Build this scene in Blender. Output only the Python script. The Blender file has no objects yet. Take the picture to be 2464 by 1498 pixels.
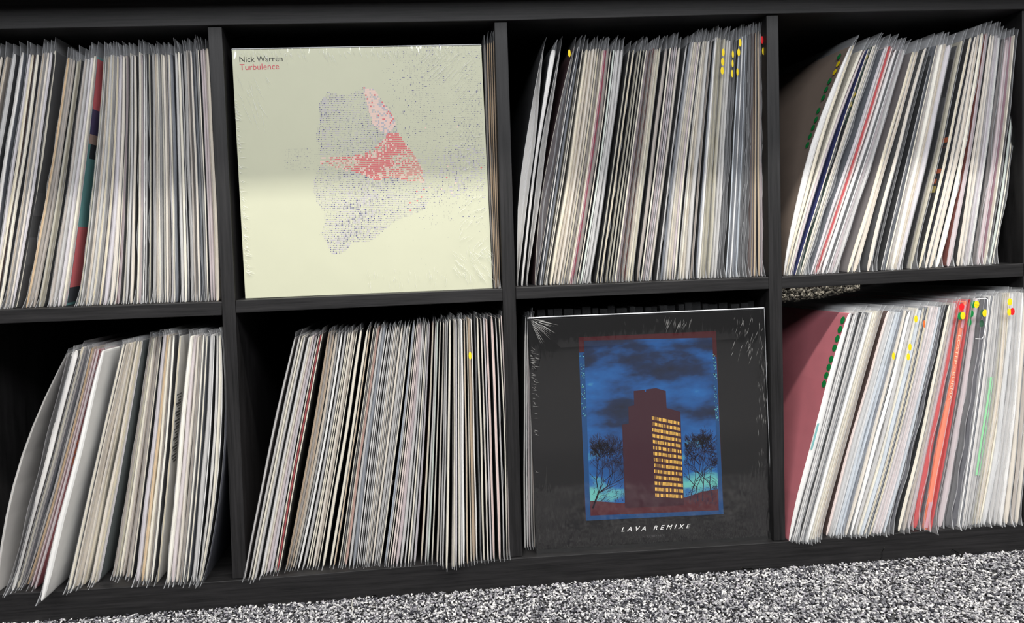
import bpy, math, random
import numpy as np
from mathutils import Vector, Matrix
random.seed(7)
RNG = np.random.default_rng(5)
C = bpy.context.scene.collection
W, H = 2464, 1498
# ------------------------------------------------------------------ camera (metres, X right, Y into the shelves, Z up, floor z = 0)
F, RX, RY, RZ = 1837.5265, 0.0483810, -0.0723567, -0.0414279
ZO = 0.0390
CAM = np.array([-0.1179343, -0.9600989, 0.4245765 + ZO])
PPX, PPY = -99.8767, -103.1544
def _rot(rx, ry, rz):
    cx, sx, cy, sy, cz, sz = math.cos(rx), math.sin(rx), math.cos(ry), math.sin(ry), math.cos(rz), math.sin(rz)
    A = np.array([[1, 0, 0], [0, cx, -sx], [0, sx, cx]])
    B = np.array([[cy, 0, sy], [0, 1, 0], [-sy, 0, cy]])
    D = np.array([[cz, -sz, 0], [sz, cz, 0], [0, 0, 1]])
    return D @ B @ A
R = _rot(RX, RY, RZ)
tw = lambda r: Vector((r[0], r[2], -r[1]))
cam = bpy.data.cameras.new('camera')
cam.sensor_width = 36; cam.lens = F / W * 36
cam.shift_x = -PPX / W; cam.shift_y = PPY / W
cam.clip_start = 0.02
co = bpy.data.objects.new('camera', cam); C.objects.link(co)
rx_, up_, bk_ = tw(R[0]), -tw(R[1]), -tw(R[2])
co.matrix_world = Matrix(((rx_[0], up_[0], bk_[0], CAM[0]), (rx_[1], up_[1], bk_[1], CAM[1]), (rx_[2], up_[2], bk_[2], CAM[2]), (0, 0, 0, 1)))
bpy.context.scene.camera = co
def ray(u, v):
    q = R.T @ np.array([(u - W / 2 - PPX) / F, (v - H / 2 - PPY) / F, 1.0])
    return np.array([q[0], q[2], -q[1]])
def PY(u, v, Y):
    d = ray(u, v); return CAM + d * ((Y - CAM[1]) / d[1])
def PZ(u, v, Z):
    d = ray(u, v); return CAM + d * ((Z - CAM[2]) / d[2])
def hit(u, v, p, n):
    d = ray(u, v); p = np.array(p); n = np.array(n)
    return CAM + d * (np.dot(p - CAM, n) / np.dot(d, n))
# ------------------------------------------------------------------ world, lights, exposure
sc = bpy.context.scene
w = bpy.data.worlds.new('world'); sc.world = w; w.use_nodes = True
w.node_tree.nodes['Background'].inputs[0].default_value = (0.9, 0.95, 1.0, 1)
w.node_tree.nodes['Background'].inputs[1].default_value = 0.10
def area(name, loc, sx, sy, power, col, target):
    l = bpy.data.lights.new(name, 'AREA'); l.shape = 'RECTANGLE'; l.size = sx; l.size_y = sy; l.energy = power; l.color = col
    o = bpy.data.objects.new(name, l); C.objects.link(o); o.location = loc
    o.rotation_euler = (Vector(target) - Vector(loc)).to_track_quat('-Z', 'Y').to_euler()
    return o
area('ceiling_tube', (0.35, -1.10, 2.50), 2.6, 0.12, 88, (1.0, 0.96, 0.89), (0.35, -0.55, 0))
area('front_fill', (0.1, -1.97, 1.45), 3.6, 0.8, 112, (0.97, 0.98, 1.0), (0.1, 0, 0.75))  # added fill in place of light bounced off floor and walls
area('ceiling_lamp_behind', (0.9, 0.78, 2.50), 1.2, 0.3, 60, (1.0, 0.96, 0.88), (0.9, 0.9, 0))
sc.view_settings.view_transform = 'Standard'
sc.view_settings.look = 'None'
sc.view_settings.exposure = 0.0
sc.view_settings.gamma = 1.0
sc.view_settings.use_curve_mapping = False
sc.cycles.transparent_max_bounces = 40
sc.cycles.max_bounces = 8
# ------------------------------------------------------------------ materials
def lin(c):
    return tuple((x / 255 / 12.92) if x / 255 <= .04045 else ((x / 255 + .055) / 1.055) ** 2.4 for x in c)
def nodes(name):
    m = bpy.data.materials.new(name); m.use_nodes = True
    nt = m.node_tree; b = nt.nodes['Principled BSDF']
    return m, nt, b
def mat(name, col, rough=.6, spec=.3, noise=0.0, scale=60):
    m, nt, b = nodes(name)
    b.inputs['Roughness'].default_value = rough
    b.inputs['Specular IOR Level'].default_value = spec
    c = lin(col)
    if noise:
        tc = nt.nodes.new('ShaderNodeTexCoord'); n = nt.nodes.new('ShaderNodeTexNoise'); n.inputs['Scale'].default_value = scale
        n.inputs['Detail'].default_value = 4
        r = nt.nodes.new('ShaderNodeValToRGB')
        r.color_ramp.elements[0].position = .3; r.color_ramp.elements[1].position = .7
        r.color_ramp.elements[0].color = (*[x * (1 - noise) for x in c], 1); r.color_ramp.elements[1].color = (*[min(1, x * (1 + noise * .6)) for x in c], 1)
        nt.links.new(tc.outputs['Object'], n.inputs['Vector']); nt.links.new(n.outputs['Fac'], r.inputs['Fac']); nt.links.new(r.outputs['Color'], b.inputs['Base Color'])
    else:
        b.inputs['Base Color'].default_value = (*c, 1)
    return m
def wood(name, axis):
    m, nt, b = nodes(name)
    tc = nt.nodes.new('ShaderNodeTexCoord'); mp = nt.nodes.new('ShaderNodeMapping')
    s = [260, 60, 260]; s[axis] = 9
    mp.inputs['Scale'].default_value = s
    n = nt.nodes.new('ShaderNodeTexNoise'); n.inputs['Scale'].default_value = 1.0; n.inputs['Detail'].default_value = 5; n.inputs['Roughness'].default_value = .7
    r = nt.nodes.new('ShaderNodeValToRGB')
    r.color_ramp.elements[0].position = .3; r.color_ramp.elements[1].position = .72
    r.color_ramp.elements[0].color = (*lin((12, 12, 13)), 1); r.color_ramp.elements[1].color = (*lin((43, 42, 43)), 1)
    bp = nt.nodes.new('ShaderNodeBump'); bp.inputs['Strength'].default_value = .25; bp.inputs['Distance'].default_value = .0006
    L = nt.links.new
    L(tc.outputs['Object'], mp.inputs['Vector']); L(mp.outputs['Vector'], n.inputs['Vector']); L(n.outputs['Fac'], r.inputs['Fac'])
    L(r.outputs['Color'], b.inputs['Base Color']); L(n.outputs['Fac'], bp.inputs['Height']); L(bp.outputs['Normal'], b.inputs['Normal'])
    b.inputs['Roughness'].default_value = .5; b.inputs['Specular IOR Level'].default_value = .35
    return m
WOODX, WOODZ = wood('black_brown_wood_x', 0), wood('black_brown_wood_z', 2)
BLACK = mat('back_darkness', (9, 11, 15), .9, .1)
COL = {  # sRGB colour, words
 'c': ((242, 235, 217), 'cream'), 'C': ((250, 246, 234), 'bright cream'), 'w': ((238, 236, 233), 'white'), 'W': ((250, 249, 246), 'bright white'),
 'b': ((228, 219, 205), 'beige'), 'g': ((198, 196, 194), 'grey'), 'lg': ((212, 212, 212), 'light grey'), 'l': ((214, 209, 213), 'lilac grey'),
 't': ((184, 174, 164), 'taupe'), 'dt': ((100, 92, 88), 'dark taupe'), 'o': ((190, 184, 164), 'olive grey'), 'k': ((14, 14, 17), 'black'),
 'n': ((22, 25, 42), 'navy'), 'd': ((78, 78, 80), 'dark grey'), 's': ((116, 121, 130), 'slate grey'), 'lb': ((204, 212, 220), 'pale blue'),
 'm': ((208, 194, 196), 'mauve'), 'mw': ((228, 219, 219), 'mauve white'), 'pk': ((208, 152, 164), 'pink'), 'pw': ((244, 226, 220), 'pinkish white'),
 'cr': ((140, 24, 60), 'crimson'), 'br': ((90, 60, 50), 'brown'), 'rb': ((140, 58, 42), 'red-brown'), 'tn': ((206, 184, 154), 'tan'),
 'rs': ((214, 176, 160), 'rose'), 'mt': ((222, 232, 222), 'mint white'), 'tb': ((176, 146, 110), 'tan'), 'po': ((236, 216, 184), 'orange-cream'), 'gn': ((24, 66, 46), 'dark green'),
 'te': ((112, 176, 176), 'teal'), 'co': ((240, 112, 118), 'coral'), 'rp': ((224, 58, 62), 'red'), 'R': ((198, 44, 46), 'red'), 'B': ((18, 40, 128), 'blue'), 'P': ((206, 106, 118), 'pink'),
 'wi': ((126, 78, 94), 'wine'), 'or': ((246, 124, 84), 'orange'), 'ch': ((62, 62, 70), 'charcoal'), 'gg': ((90, 100, 100), 'grey-green'),
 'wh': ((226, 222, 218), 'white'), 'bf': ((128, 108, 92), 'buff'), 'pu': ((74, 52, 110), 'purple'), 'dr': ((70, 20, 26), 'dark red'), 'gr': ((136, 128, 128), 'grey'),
 'rd': ((176, 84, 92), 'dull red'), 'sy': ((244, 214, 30), 'yellow'), 'sg': ((20, 128, 64), 'green'), 'sr': ((222, 34, 40), 'red'), 'lgn': ((150, 226, 164), 'pale green'),
 'dg': ((58, 96, 74), 'dull green'), 'og': ((222, 110, 52), 'orange'), 'yb': ((206, 186, 96), 'straw'),
}
M = {}
def cm(k):
    if k not in M: M[k] = mat('paper_' + COL[k][1].replace(' ', '_').replace('-', '_') + '_' + k, COL[k][0], .55, .3, .06 if k not in ('k', 'n') else 0, 40)
    return M[k]
def plastic(name, alpha, rough):
    m, nt, b = nodes(name)
    b.inputs['Base Color'].default_value = (.80, .82, .85, 1); b.inputs['Roughness'].default_value = rough; b.inputs['Alpha'].default_value = alpha
    b.inputs['Specular IOR Level'].default_value = .6
    return m
PLAST = plastic('clear_plastic', .09, .22)
FLAP = plastic('clear_plastic_flap', .11, .25)
SEAM = plastic('clear_plastic_seam', .36, .25)
def wrapmat(name, fac, strength, seed):
    m = bpy.data.materials.new(name); m.use_nodes = True; nt = m.node_tree; nt.nodes.clear(); L = nt.links.new
    o = nt.nodes.new('ShaderNodeOutputMaterial'); mx = nt.nodes.new('ShaderNodeMixShader'); t = nt.nodes.new('ShaderNodeBsdfTransparent'); g = nt.nodes.new('ShaderNodeBsdfGlossy')
    g.inputs['Roughness'].default_value = .07
    tc = nt.nodes.new('ShaderNodeTexCoord'); mp = nt.nodes.new('ShaderNodeMapping'); mp.inputs['Location'].default_value = (seed, seed * 2, seed)
    n1 = nt.nodes.new('ShaderNodeTexNoise'); n1.inputs['Scale'].default_value = 4; n1.inputs['Detail'].default_value = 1.5
    mp2 = nt.nodes.new('ShaderNodeMapping'); mp2.inputs['Scale'].default_value = (150, 1, 22); mp2.inputs['Rotation'].default_value = (0, .35, 0)
    n2 = nt.nodes.new('ShaderNodeTexNoise'); n2.inputs['Scale'].default_value = 1.0; n2.inputs['Detail'].default_value = 2; n2.inputs['Distortion'].default_value = .6
    # distance from the cover's centre: shrink creases gather near the edges
    sx = nt.nodes.new('ShaderNodeSeparateXYZ'); ax = nt.nodes.new('ShaderNodeMath'); ax.operation = 'ABSOLUTE'; az = nt.nodes.new('ShaderNodeMath'); az.operation = 'ABSOLUTE'
    mxm = nt.nodes.new('ShaderNodeMath'); mxm.operation = 'MAXIMUM'
    mr = nt.nodes.new('ShaderNodeMapRange'); mr.inputs[1].default_value = .118; mr.inputs[2].default_value = .158
    mul = nt.nodes.new('ShaderNodeMath'); mul.operation = 'MULTIPLY'
    b1 = nt.nodes.new('ShaderNodeBump'); b1.inputs['Strength'].default_value = strength; b1.inputs['Distance'].default_value = .02
    b2 = nt.nodes.new('ShaderNodeBump'); b2.inputs['Strength'].default_value = .9; b2.inputs['Distance'].default_value = .0016
    L(tc.outputs['Object'], mp.inputs['Vector']); L(mp.outputs['Vector'], n1.inputs['Vector']); L(tc.outputs['Object'], mp2.inputs['Vector']); L(mp2.outputs['Vector'], n2.inputs['Vector'])
    L(tc.outputs['Object'], sx.inputs[0]); L(sx.outputs[0], ax.inputs[0]); L(sx.outputs[2], az.inputs[0]); L(ax.outputs[0], mxm.inputs[0]); L(az.outputs[0], mxm.inputs[1]); L(mxm.outputs[0], mr.inputs[0])
    L(mr.outputs[0], mul.inputs[0]); L(n2.outputs['Fac'], mul.inputs[1])
    L(n1.outputs['Fac'], b1.inputs['Height']); L(mul.outputs[0], b2.inputs['Height']); L(b1.outputs[0], b2.inputs['Normal'])
    L(b2.outputs[0], g.inputs['Normal'])
    mx.inputs[0].default_value = fac
    L(t.outputs[0], mx.inputs[1]); L(g.outputs[0], mx.inputs[2]); L(mx.outputs[0], o.inputs[0])
    return m
# ------------------------------------------------------------------ object helpers
def obj(name, verts, faces, mats, parent=None, fm=None, smooth=False):
    me = bpy.data.meshes.new(name); me.from_pydata([tuple(map(float, v)) for v in verts], [], faces)
    for m in (mats if isinstance(mats, (list, tuple)) else [mats]): me.materials.append(m)
    if fm is not None: me.polygons.foreach_set('material_index', fm)
    if smooth: me.polygons.foreach_set('use_smooth', [True] * len(faces))
    me.update()
    o = bpy.data.objects.new(name, me); C.objects.link(o)
    if parent is not None:
        o.parent = parent; o.matrix_parent_inverse = parent.matrix_world.inverted() if False else Matrix.Translation(-parent.location)
    return o
def tag(o, label=None, cat=None, group=None, kind=None):
    if label: o['label'] = label
    if cat: o['category'] = cat
    if group: o['group'] = group
    if kind: o['kind'] = kind
    return o
def empty(name, loc):
    o = bpy.data.objects.new(name, None); o.empty_display_size = .02; o.location = tuple(map(float, loc)); C.objects.link(o); return o
def box(x0, x1, y0, y1, z0, z1):
    v = [(x, y, z) for x in (x0, x1) for y in (y0, y1) for z in (z0, z1)]
    f = [(0, 1, 3, 2), (4, 6, 7, 5), (0, 4, 5, 1), (2, 3, 7, 6), (0, 2, 6, 4), (1, 5, 7, 3)]
    return v, f
def bx(name, x0, x1, y0, y1, z0, z1, m, parent=None, bevel=0):
    v, f = box(x0, x1, y0, y1, z0, z1); o = obj(name, v, f, m, parent)
    if bevel:
        md = o.modifiers.new('bevel', 'BEVEL'); md.width = bevel; md.segments = 2
    return o
def merge(parts):
    V, Fs = [], []
    for v, f in parts:
        n = len(V); V += list(v); Fs += [tuple(i + n for i in p) for p in f]
    return V, Fs
def slab(name, lo, hi, y0, y1, m, parent, bevel=.0008, drop=0):
    """board given by front outline stations lo[i], hi[i] = (x, z), run back from y0 to y1"""
    V, Fs = [], []
    for a, b in zip(lo, hi):
        V += [(a[0], y0, a[1]), (b[0], y0, b[1]), (b[0], y1, b[1] - drop), (a[0], y1, a[1])]
    n = len(lo)
    for i in range(n - 1):
        for k in range(4):
            k2 = (k + 1) % 4; Fs.append((4 * i + k, 4 * i + k2, 4 * i + 4 + k2, 4 * i + 4 + k))
    Fs.append((3, 2, 1, 0)); q = 4 * (n - 1); Fs.append((q, q + 1, q + 2, q + 3))
    o = obj(name, V, Fs, m, parent)
    md = o.modifiers.new('bevel', 'BEVEL'); md.width = bevel; md.segments = 2; md.limit_method = 'ANGLE'
    return o
# ------------------------------------------------------------------ room
def struct(o): o['kind'] = 'structure'; return o
def carpet_mat():
    m, nt, b = nodes('carpet_base'); L = nt.links.new
    tc = nt.nodes.new('ShaderNodeTexCoord'); n = nt.nodes.new('ShaderNodeTexNoise'); n.inputs['Scale'].default_value = 420; n.inputs['Detail'].default_value = 3
    r = nt.nodes.new('ShaderNodeValToRGB'); r.color_ramp.elements[0].position = .35; r.color_ramp.elements[1].position = .68
    r.color_ramp.elements[0].color = (*lin((26, 26, 30)), 1); r.color_ramp.elements[1].color = (*lin((112, 111, 112)), 1)
    bp = nt.nodes.new('ShaderNodeBump'); bp.inputs['Distance'].default_value = .003
    L(tc.outputs['Object'], n.inputs['Vector']); L(n.outputs['Fac'], r.inputs['Fac']); L(r.outputs['Color'], b.inputs['Base Color']); L(n.outputs['Fac'], bp.inputs['Height']); L(bp.outputs['Normal'], b.inputs['Normal'])
    b.inputs['Roughness'].default_value = .95; b.inputs['Specular IOR Level'].default_value = .1
    return m
CARPET = carpet_mat()
WALLP = mat('wall_paint', (120, 118, 116), .8, .2, .04, 8)
DARKP = mat('dark_wall_paint', (40, 40, 42), .7, .2, .06, 6)
CEILP = mat('ceiling_tile', (190, 190, 188), .9, .1, .05, 30)
struct(bx('floor', -2.6, 2.6, -2.0, 1.25, -.05, 0, CARPET))
struct(bx('ceiling', -2.6, 2.6, -2.0, 1.30, 2.6, 2.66, CEILP))
struct(bx('wall_left', -2.66, -2.6, -2.0, 1.30, -.05, 2.66, WALLP))
struct(bx('wall_right', 2.6, 2.66, -2.0, 1.30, -.05, 2.66, WALLP))
struct(bx('wall_front', -2.6, 2.6, -2.06, -2.0, -.05, 2.66, DARKP))
def tufts(n, place, size, flat, palette, probs, name, parent=None):
    """n little yarn blobs, one mesh; colours per tuft through material slots"""
    base = np.array([(1, 0, 0), (-1, 0, 0), (0, 1, 0), (0, -1, 0), (0, 0, 1), (0, 0, -1)], float)
    fc = np.array([(0, 2, 4), (2, 1, 4), (1, 3, 4), (3, 0, 4), (2, 0, 5), (1, 2, 5), (3, 1, 5), (0, 3, 5)])
    p, nrm = place(n)
    q = RNG.normal(size=(n, 3, 3)); Q, _ = np.linalg.qr(q)
    sz = size * RNG.uniform(.6, 1.25, (n, 1, 1)) * np.array([1.5, .75, .7]).reshape(1, 3, 1)
    v = np.einsum('vk,nkj->nvj', base, Q * sz)
    v = v * flat + p[:, None, :]
    V = v.reshape(-1, 3); Fc = (fc[None] + (np.arange(n) * 6)[:, None, None]).reshape(-1, 3)
    me = bpy.data.meshes.new(name); me.vertices.add(len(V)); me.vertices.foreach_set('co', V.ravel())
    me.loops.add(Fc.size); me.loops.foreach_set('vertex_index', Fc.ravel().astype(np.int32))
    me.polygons.add(len(Fc)); me.polygons.foreach_set('loop_start', np.arange(0, Fc.size, 3, dtype=np.int32))
    for m in palette: me.materials.append(m)
    mi = np.repeat(RNG.choice(len(palette), n, p=probs), 8).astype(np.int32)
    me.polygons.foreach_set('material_index', mi); me.polygons.foreach_set('use_smooth', np.ones(len(Fc), bool))
    me.update(calc_edges=True); me.validate()
    o = bpy.data.objects.new(name, me); C.objects.link(o); o['kind'] = 'stuff'
    return o
YARN = [mat('yarn_%d' % i, c, .95, .1) for i, c in enumerate([(58, 58, 64), (106, 106, 111), (150, 150, 153), (188, 187, 188), (224, 222, 220), (154, 151, 158)])]
def pl_floor(n):
    x = RNG.uniform(-.95, .95, n); y = RNG.uniform(-.33, .012, n) ; z = RNG.uniform(.0008, .0042, n)
    return np.stack([x, y, z], 1), None
cp = tufts(92000, pl_floor, .0024, np.array([1, 1, .75]), YARN, [.14, .2, .24, .2, .14, .08], 'carpet_pile')
tag(cp, 'grey flecked loop pile carpet in front of the shelves', 'carpet', kind='stuff')
# wall behind the open backed unit, clad in rough grey carpet
struct(bx('wall_back', -2.6, 2.6, 1.25, 1.30, -.05, 2.66, DARKP))
# ------------------------------------------------------------------ shelving unit
unit = empty('shelving_unit', (0, .19, 0)); tag(unit, 'black-brown wooden cube shelving unit on grey carpet full of records', 'shelf')
DEPTH, E = 0.385, 0.004
def st(pts, Y): return [(PY(u, v, Y)[0], PY(u, v, Y)[2]) for u, v in pts]
tb = st([(-330, 76), (0, 70.5), (480, 61.6), (620, 59.4), (1180, 50), (1250, 48.6), (1844, 33.5), (2464, 22), (2760, 15)], 0)
slab('top_board', tb, [(x, z + .048) for x, z in tb], 0, DEPTH, WOODX, unit)
bb = st([(-330, 1450), (0, 1429), (162, 1419.5), (500, 1400.0), (584, 1394), (700, 1385.5), (1057, 1356), (1260, 1341.5), (1861, 1304.4), (2294, 1272.4), (2457, 1258.3), (2760, 1236)], 0)
slab('bottom_board', [(x, .0005) for x, z in bb], bb, 0, DEPTH, WOODX, unit, .0008, .05 * DEPTH)
bbx, bbz = np.array([p[0] for p in bb]), np.array([p[1] for p in bb])
zbot = lambda x: float(np.interp(x, bbx, bbz))
tbx, tbz = np.array([p[0] for p in tb]), np.array([p[1] for p in tb])
ztop = lambda x: float(np.interp(x, tbx, tbz))
divx = {}
def divider(i, pl, pr):
    l, r = st(pl, E), st(pr, E)
    zl, zr = [p[1] for p in l][::-1], [p[1] for p in r][::-1]
    xl, xr = [p[0] for p in l][::-1], [p[0] for p in r][::-1]
    zz = [zbot(xl[0]), zl[1], ztop(xl[2])]
    lo = [(float(np.interp(z, zl, xl)), z) for z in zz]; hi = [(float(np.interp(z, zr, xr)), z) for z in zz]
    slab('divider', lo, hi, E, DEPTH - .004, WOODZ, unit)
    divx[i] = (xl, xr, zl, zr)
divider(1, [(499, 64), (534, 742), (559, 1392)], [(533.4, 64), (566.5, 738), (592.5, 1390)])
divider(2, [(1189.2, 52), (1209.5, 710), (1228, 1340)], [(1220.4, 52), (1241, 706), (1257, 1338)])
divider(3, [(1844.4, 38), (1850.5, 681), (1862, 1303)], [(1873.3, 38), (1881.8, 681), (1890, 1300)])
# outer dividers, outside the frame: same spacing
for s in (-1, 1):
    ref = divx[1] if s < 0 else divx[3]
    dx = s * .3515
    lo = [(ref[0][1] + dx, zbot(ref[0][1] + dx)), (ref[0][1] + dx, ztop(ref[0][1] + dx))]; hi = [(ref[1][1] + dx, lo[0][1]), (ref[1][1] + dx, lo[1][1])]
    slab('divider', lo, hi, E, DEPTH - .004, WOODZ, unit)
def shelf(t, b):
    return slab('shelf_board', st(b, E), st(t, E), E, DEPTH - .004, WOODX, unit), st(t, E)
SH = {}
_, SH['A'] = shelf([(-240, 754), (534, 725.5)], [(-240, 787.5), (533.5, 758.2)])
_, SH['B'] = shelf([(566.5, 722.4), (1209.5, 694)], [(567.5, 753), (1210, 723.6)])
_, SH['C'] = shelf([(1241, 691.2), (1850, 665.9)], [(1242, 719.8), (1850.5, 695)])
_, SH['D'] = shelf([(1881.8, 666.2), (2510, 630.8)], [(1881.8, 694.2), (2510, 662.4)])
def zshelf(cell, x):
    a, b = SH[cell[0]]; return a[1] + (b[1] - a[1]) * (x - a[0]) / (b[0] - a[0])
# added black sheets in place of the dark behind the open back, with a gap left open in one cubby
def backs():
    zs = float(np.mean([p[1] for p in SH['C']]))
    xs = [-1.1, float(np.mean(divx[1][0])), float(np.mean(divx[2][0])), float(np.mean(divx[3][0])), 1.1]
    y0, y1 = DEPTH - .003, DEPTH + .002
    for i in range(4):
        x0, x1 = xs[i] + .004, xs[i + 1] + .012
        for row in (0, 1):
            z0, z1 = (.03, zs - .018) if row == 0 else (zs - .018, .77)
            P = []
            if row == 0 and i == 3:
                g = PY(2100, 700, y0); P = [box(g[0], x1, y0, y1, z0, z1), box(x0, g[0], y0, y1, z0, z1 - .105)]
            else: P = [box(x0, x1, y0, y1, z0, z1)]
            v, f = merge(P); obj('dark_sheet', v, f, BLACK, unit)
backs()
bx('counter_top', -1.3, 1.3, -.13, .42, .789, .825, WOODX, unit)   # worktop on the unit, overhanging just above the frame: shades the top row
# rough carpet cladding on the wall behind, seen through the gaps
YARN2 = [mat('cladding_yarn_%d' % i, c, .95, .1) for i, c in enumerate([(84, 82, 78), (126, 122, 114), (168, 163, 152), (60, 58, 56)])]
def pl_wall(n):
    x = RNG.uniform(.80, 1.50, n); z = RNG.uniform(.16, .34, n)
    return np.stack([x, RNG.uniform(1.232, 1.241, n), z], 1), None
cl = tufts(8500, pl_wall, .0068, np.array([1, .8, 1]), YARN2, [.2, .35, .3, .15], 'wall_cladding')
tag(cl, 'rough grey carpet cladding on the wall behind the open shelf backs', 'carpet', kind='stuff')
# ------------------------------------------------------------------ records
def interp(x, tab, k):
    return float(np.interp(x, [t[0] for t in tab], [t[k] for t in tab]))
def quad(z, zs, xs):
    (a, b, c), (p, q, r) = zs, xs
    return p * (z - b) * (z - c) / ((a - b) * (a - c)) + q * (z - a) * (z - c) / ((b - a) * (b - c)) + r * (z - a) * (z - b) / ((c - a) * (c - b))
CELLS = {}
CELLS['A1'] = dict(row=1, scan=415, anch=[(-80, -28, -150), (-15, 35, -75), (10, 54, -45), (50, 90, -2), (90, 130, 36), (123, 165, 63), (195, 228, 150), (272, 283, 240), (322, 323, 314), (395, 389, 398), (440, 430, 448), (520, 504, 532)],
  ty=[(-30, 138), (54, 128), (90, 130), (130, 122), (165, 140), (195, 146), (230, 132), (280, 135), (330, 128), (400, 130), (440, 125), (504, 115)], y0=.020, txt="""
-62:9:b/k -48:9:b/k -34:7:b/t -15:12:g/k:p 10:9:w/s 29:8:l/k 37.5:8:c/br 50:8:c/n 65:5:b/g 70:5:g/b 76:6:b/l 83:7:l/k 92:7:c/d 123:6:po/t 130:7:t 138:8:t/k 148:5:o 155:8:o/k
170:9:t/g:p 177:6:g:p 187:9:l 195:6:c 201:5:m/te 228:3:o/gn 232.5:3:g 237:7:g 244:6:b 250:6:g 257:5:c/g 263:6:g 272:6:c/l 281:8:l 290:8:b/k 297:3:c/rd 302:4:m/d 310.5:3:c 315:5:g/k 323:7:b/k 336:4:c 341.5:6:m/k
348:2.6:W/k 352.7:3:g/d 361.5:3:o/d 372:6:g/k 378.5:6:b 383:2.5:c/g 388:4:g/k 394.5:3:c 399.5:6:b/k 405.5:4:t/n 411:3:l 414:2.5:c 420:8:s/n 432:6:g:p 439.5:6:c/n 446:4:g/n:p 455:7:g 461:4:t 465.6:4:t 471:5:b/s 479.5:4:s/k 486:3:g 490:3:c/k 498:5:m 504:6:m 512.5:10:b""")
CELLS['B1'] = dict(row=1, scan=415, anch=[(1172, 1160, 1187), (1178, 1169, 1190), (1200, 1193, 1206)], ty=[(1160, 112), (1176, 101), (1185, 99), (1193, 101)], y0=.014, txt="1176:3.5:dt/k 1181.5:3:tb/k 1186.2:2.6:tb/k 1190.5:2.8:tb/k 1195.5:3.2:tb/k")
CELLS['C1'] = dict(row=1, scan=415, anch=[(1256, 1303, 1240), (1278, 1313, 1248), (1288, 1338, 1258), (1306, 1353, 1271), (1314, 1376, 1279), (1334, 1389, 1297), (1357, 1401, 1312), (1441, 1477, 1397), (1483, 1525, 1445), (1558, 1595, 1526), (1598, 1634, 1562), (1620, 1662, 1592), (1640, 1680, 1616), (1704, 1727, 1686), (1772, 1787, 1757), (1826, 1824, 1827), (1851, 1843, 1849)],
  ty=[(1303, 112), (1349, 119), (1360, 119), (1382, 111), (1400, 118), (1540, 119), (1600, 116), (1640, 112), (1655, 110), (1668, 100), (1700, 100), (1727, 92), (1760, 96), (1786, 90), (1824, 74), (1845, 92)], y0=.022, txt="""
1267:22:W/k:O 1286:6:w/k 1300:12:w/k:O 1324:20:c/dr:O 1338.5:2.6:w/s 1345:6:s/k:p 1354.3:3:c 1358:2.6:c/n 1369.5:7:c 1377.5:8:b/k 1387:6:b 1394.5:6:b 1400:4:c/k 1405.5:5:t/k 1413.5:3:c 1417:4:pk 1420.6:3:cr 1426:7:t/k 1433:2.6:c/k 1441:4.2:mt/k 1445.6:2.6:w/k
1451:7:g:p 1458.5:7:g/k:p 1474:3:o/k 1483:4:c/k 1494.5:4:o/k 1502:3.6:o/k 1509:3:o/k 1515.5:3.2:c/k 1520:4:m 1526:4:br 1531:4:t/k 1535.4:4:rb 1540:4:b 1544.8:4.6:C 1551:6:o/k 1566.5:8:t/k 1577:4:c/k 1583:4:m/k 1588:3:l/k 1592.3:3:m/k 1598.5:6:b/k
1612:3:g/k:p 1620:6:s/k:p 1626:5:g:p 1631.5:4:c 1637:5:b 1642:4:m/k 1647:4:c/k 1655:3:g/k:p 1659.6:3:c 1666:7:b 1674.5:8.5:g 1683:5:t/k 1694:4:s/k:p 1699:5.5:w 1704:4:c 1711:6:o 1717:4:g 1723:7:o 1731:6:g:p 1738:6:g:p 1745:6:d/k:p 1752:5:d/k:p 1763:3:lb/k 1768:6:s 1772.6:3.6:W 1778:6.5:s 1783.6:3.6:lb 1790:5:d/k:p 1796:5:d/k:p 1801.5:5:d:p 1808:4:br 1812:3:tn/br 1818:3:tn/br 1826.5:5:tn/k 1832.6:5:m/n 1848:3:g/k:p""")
CELLS['D1'] = dict(row=1, scan=415, anch=[(1929, 2043, 1883), (1958, 2056, 1892), (1968, 2078, 1899), (1990, 2090, 1914), (2012, 2112, 1935), (2046, 2142, 1962), (2066, 2160, 1984), (2115, 2198, 2040), (2147, 2228, 2090), (2200, 2264, 2146), (2225, 2292, 2168), (2267, 2336, 2212), (2305, 2362, 2250), (2340, 2386, 2308), (2365, 2404, 2330), (2399, 2436, 2366), (2420, 2453, 2382), (2427, 2457, 2390)],
  ty=[(2043, 111), (2056, 111), (2078, 120), (2100, 110), (2135, 112), (2160, 121), (2200, 121), (2231, 116), (2258, 109), (2291, 107), (2313, 98), (2336, 90), (2362, 80), (2390, 84), (2420, 95), (2436, 88), (2453, 77)], y0=.018, txt="""
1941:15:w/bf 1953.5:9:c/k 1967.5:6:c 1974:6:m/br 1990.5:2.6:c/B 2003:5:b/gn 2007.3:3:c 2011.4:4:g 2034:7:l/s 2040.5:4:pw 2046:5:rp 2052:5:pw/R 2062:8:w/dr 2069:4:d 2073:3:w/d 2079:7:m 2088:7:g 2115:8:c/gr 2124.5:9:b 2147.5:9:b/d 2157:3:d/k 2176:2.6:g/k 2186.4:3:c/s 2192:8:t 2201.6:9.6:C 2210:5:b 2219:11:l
2240:8:dt/k 2247.6:6.6:o 2267.5:7:c/k 2284:8:b/n 2294:10:b/k 2307:10:C/k 2324:9:m/rb 2339.5:7:b/k 2347.5:7.6:b 2358.5:7:l 2365.2:4:W 2376.5:9:dt/k 2387:9:m 2399:11:wi 2406:2.6:c 2419.6:5:mt/k 2425.4:2.8:c/k""")
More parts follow.
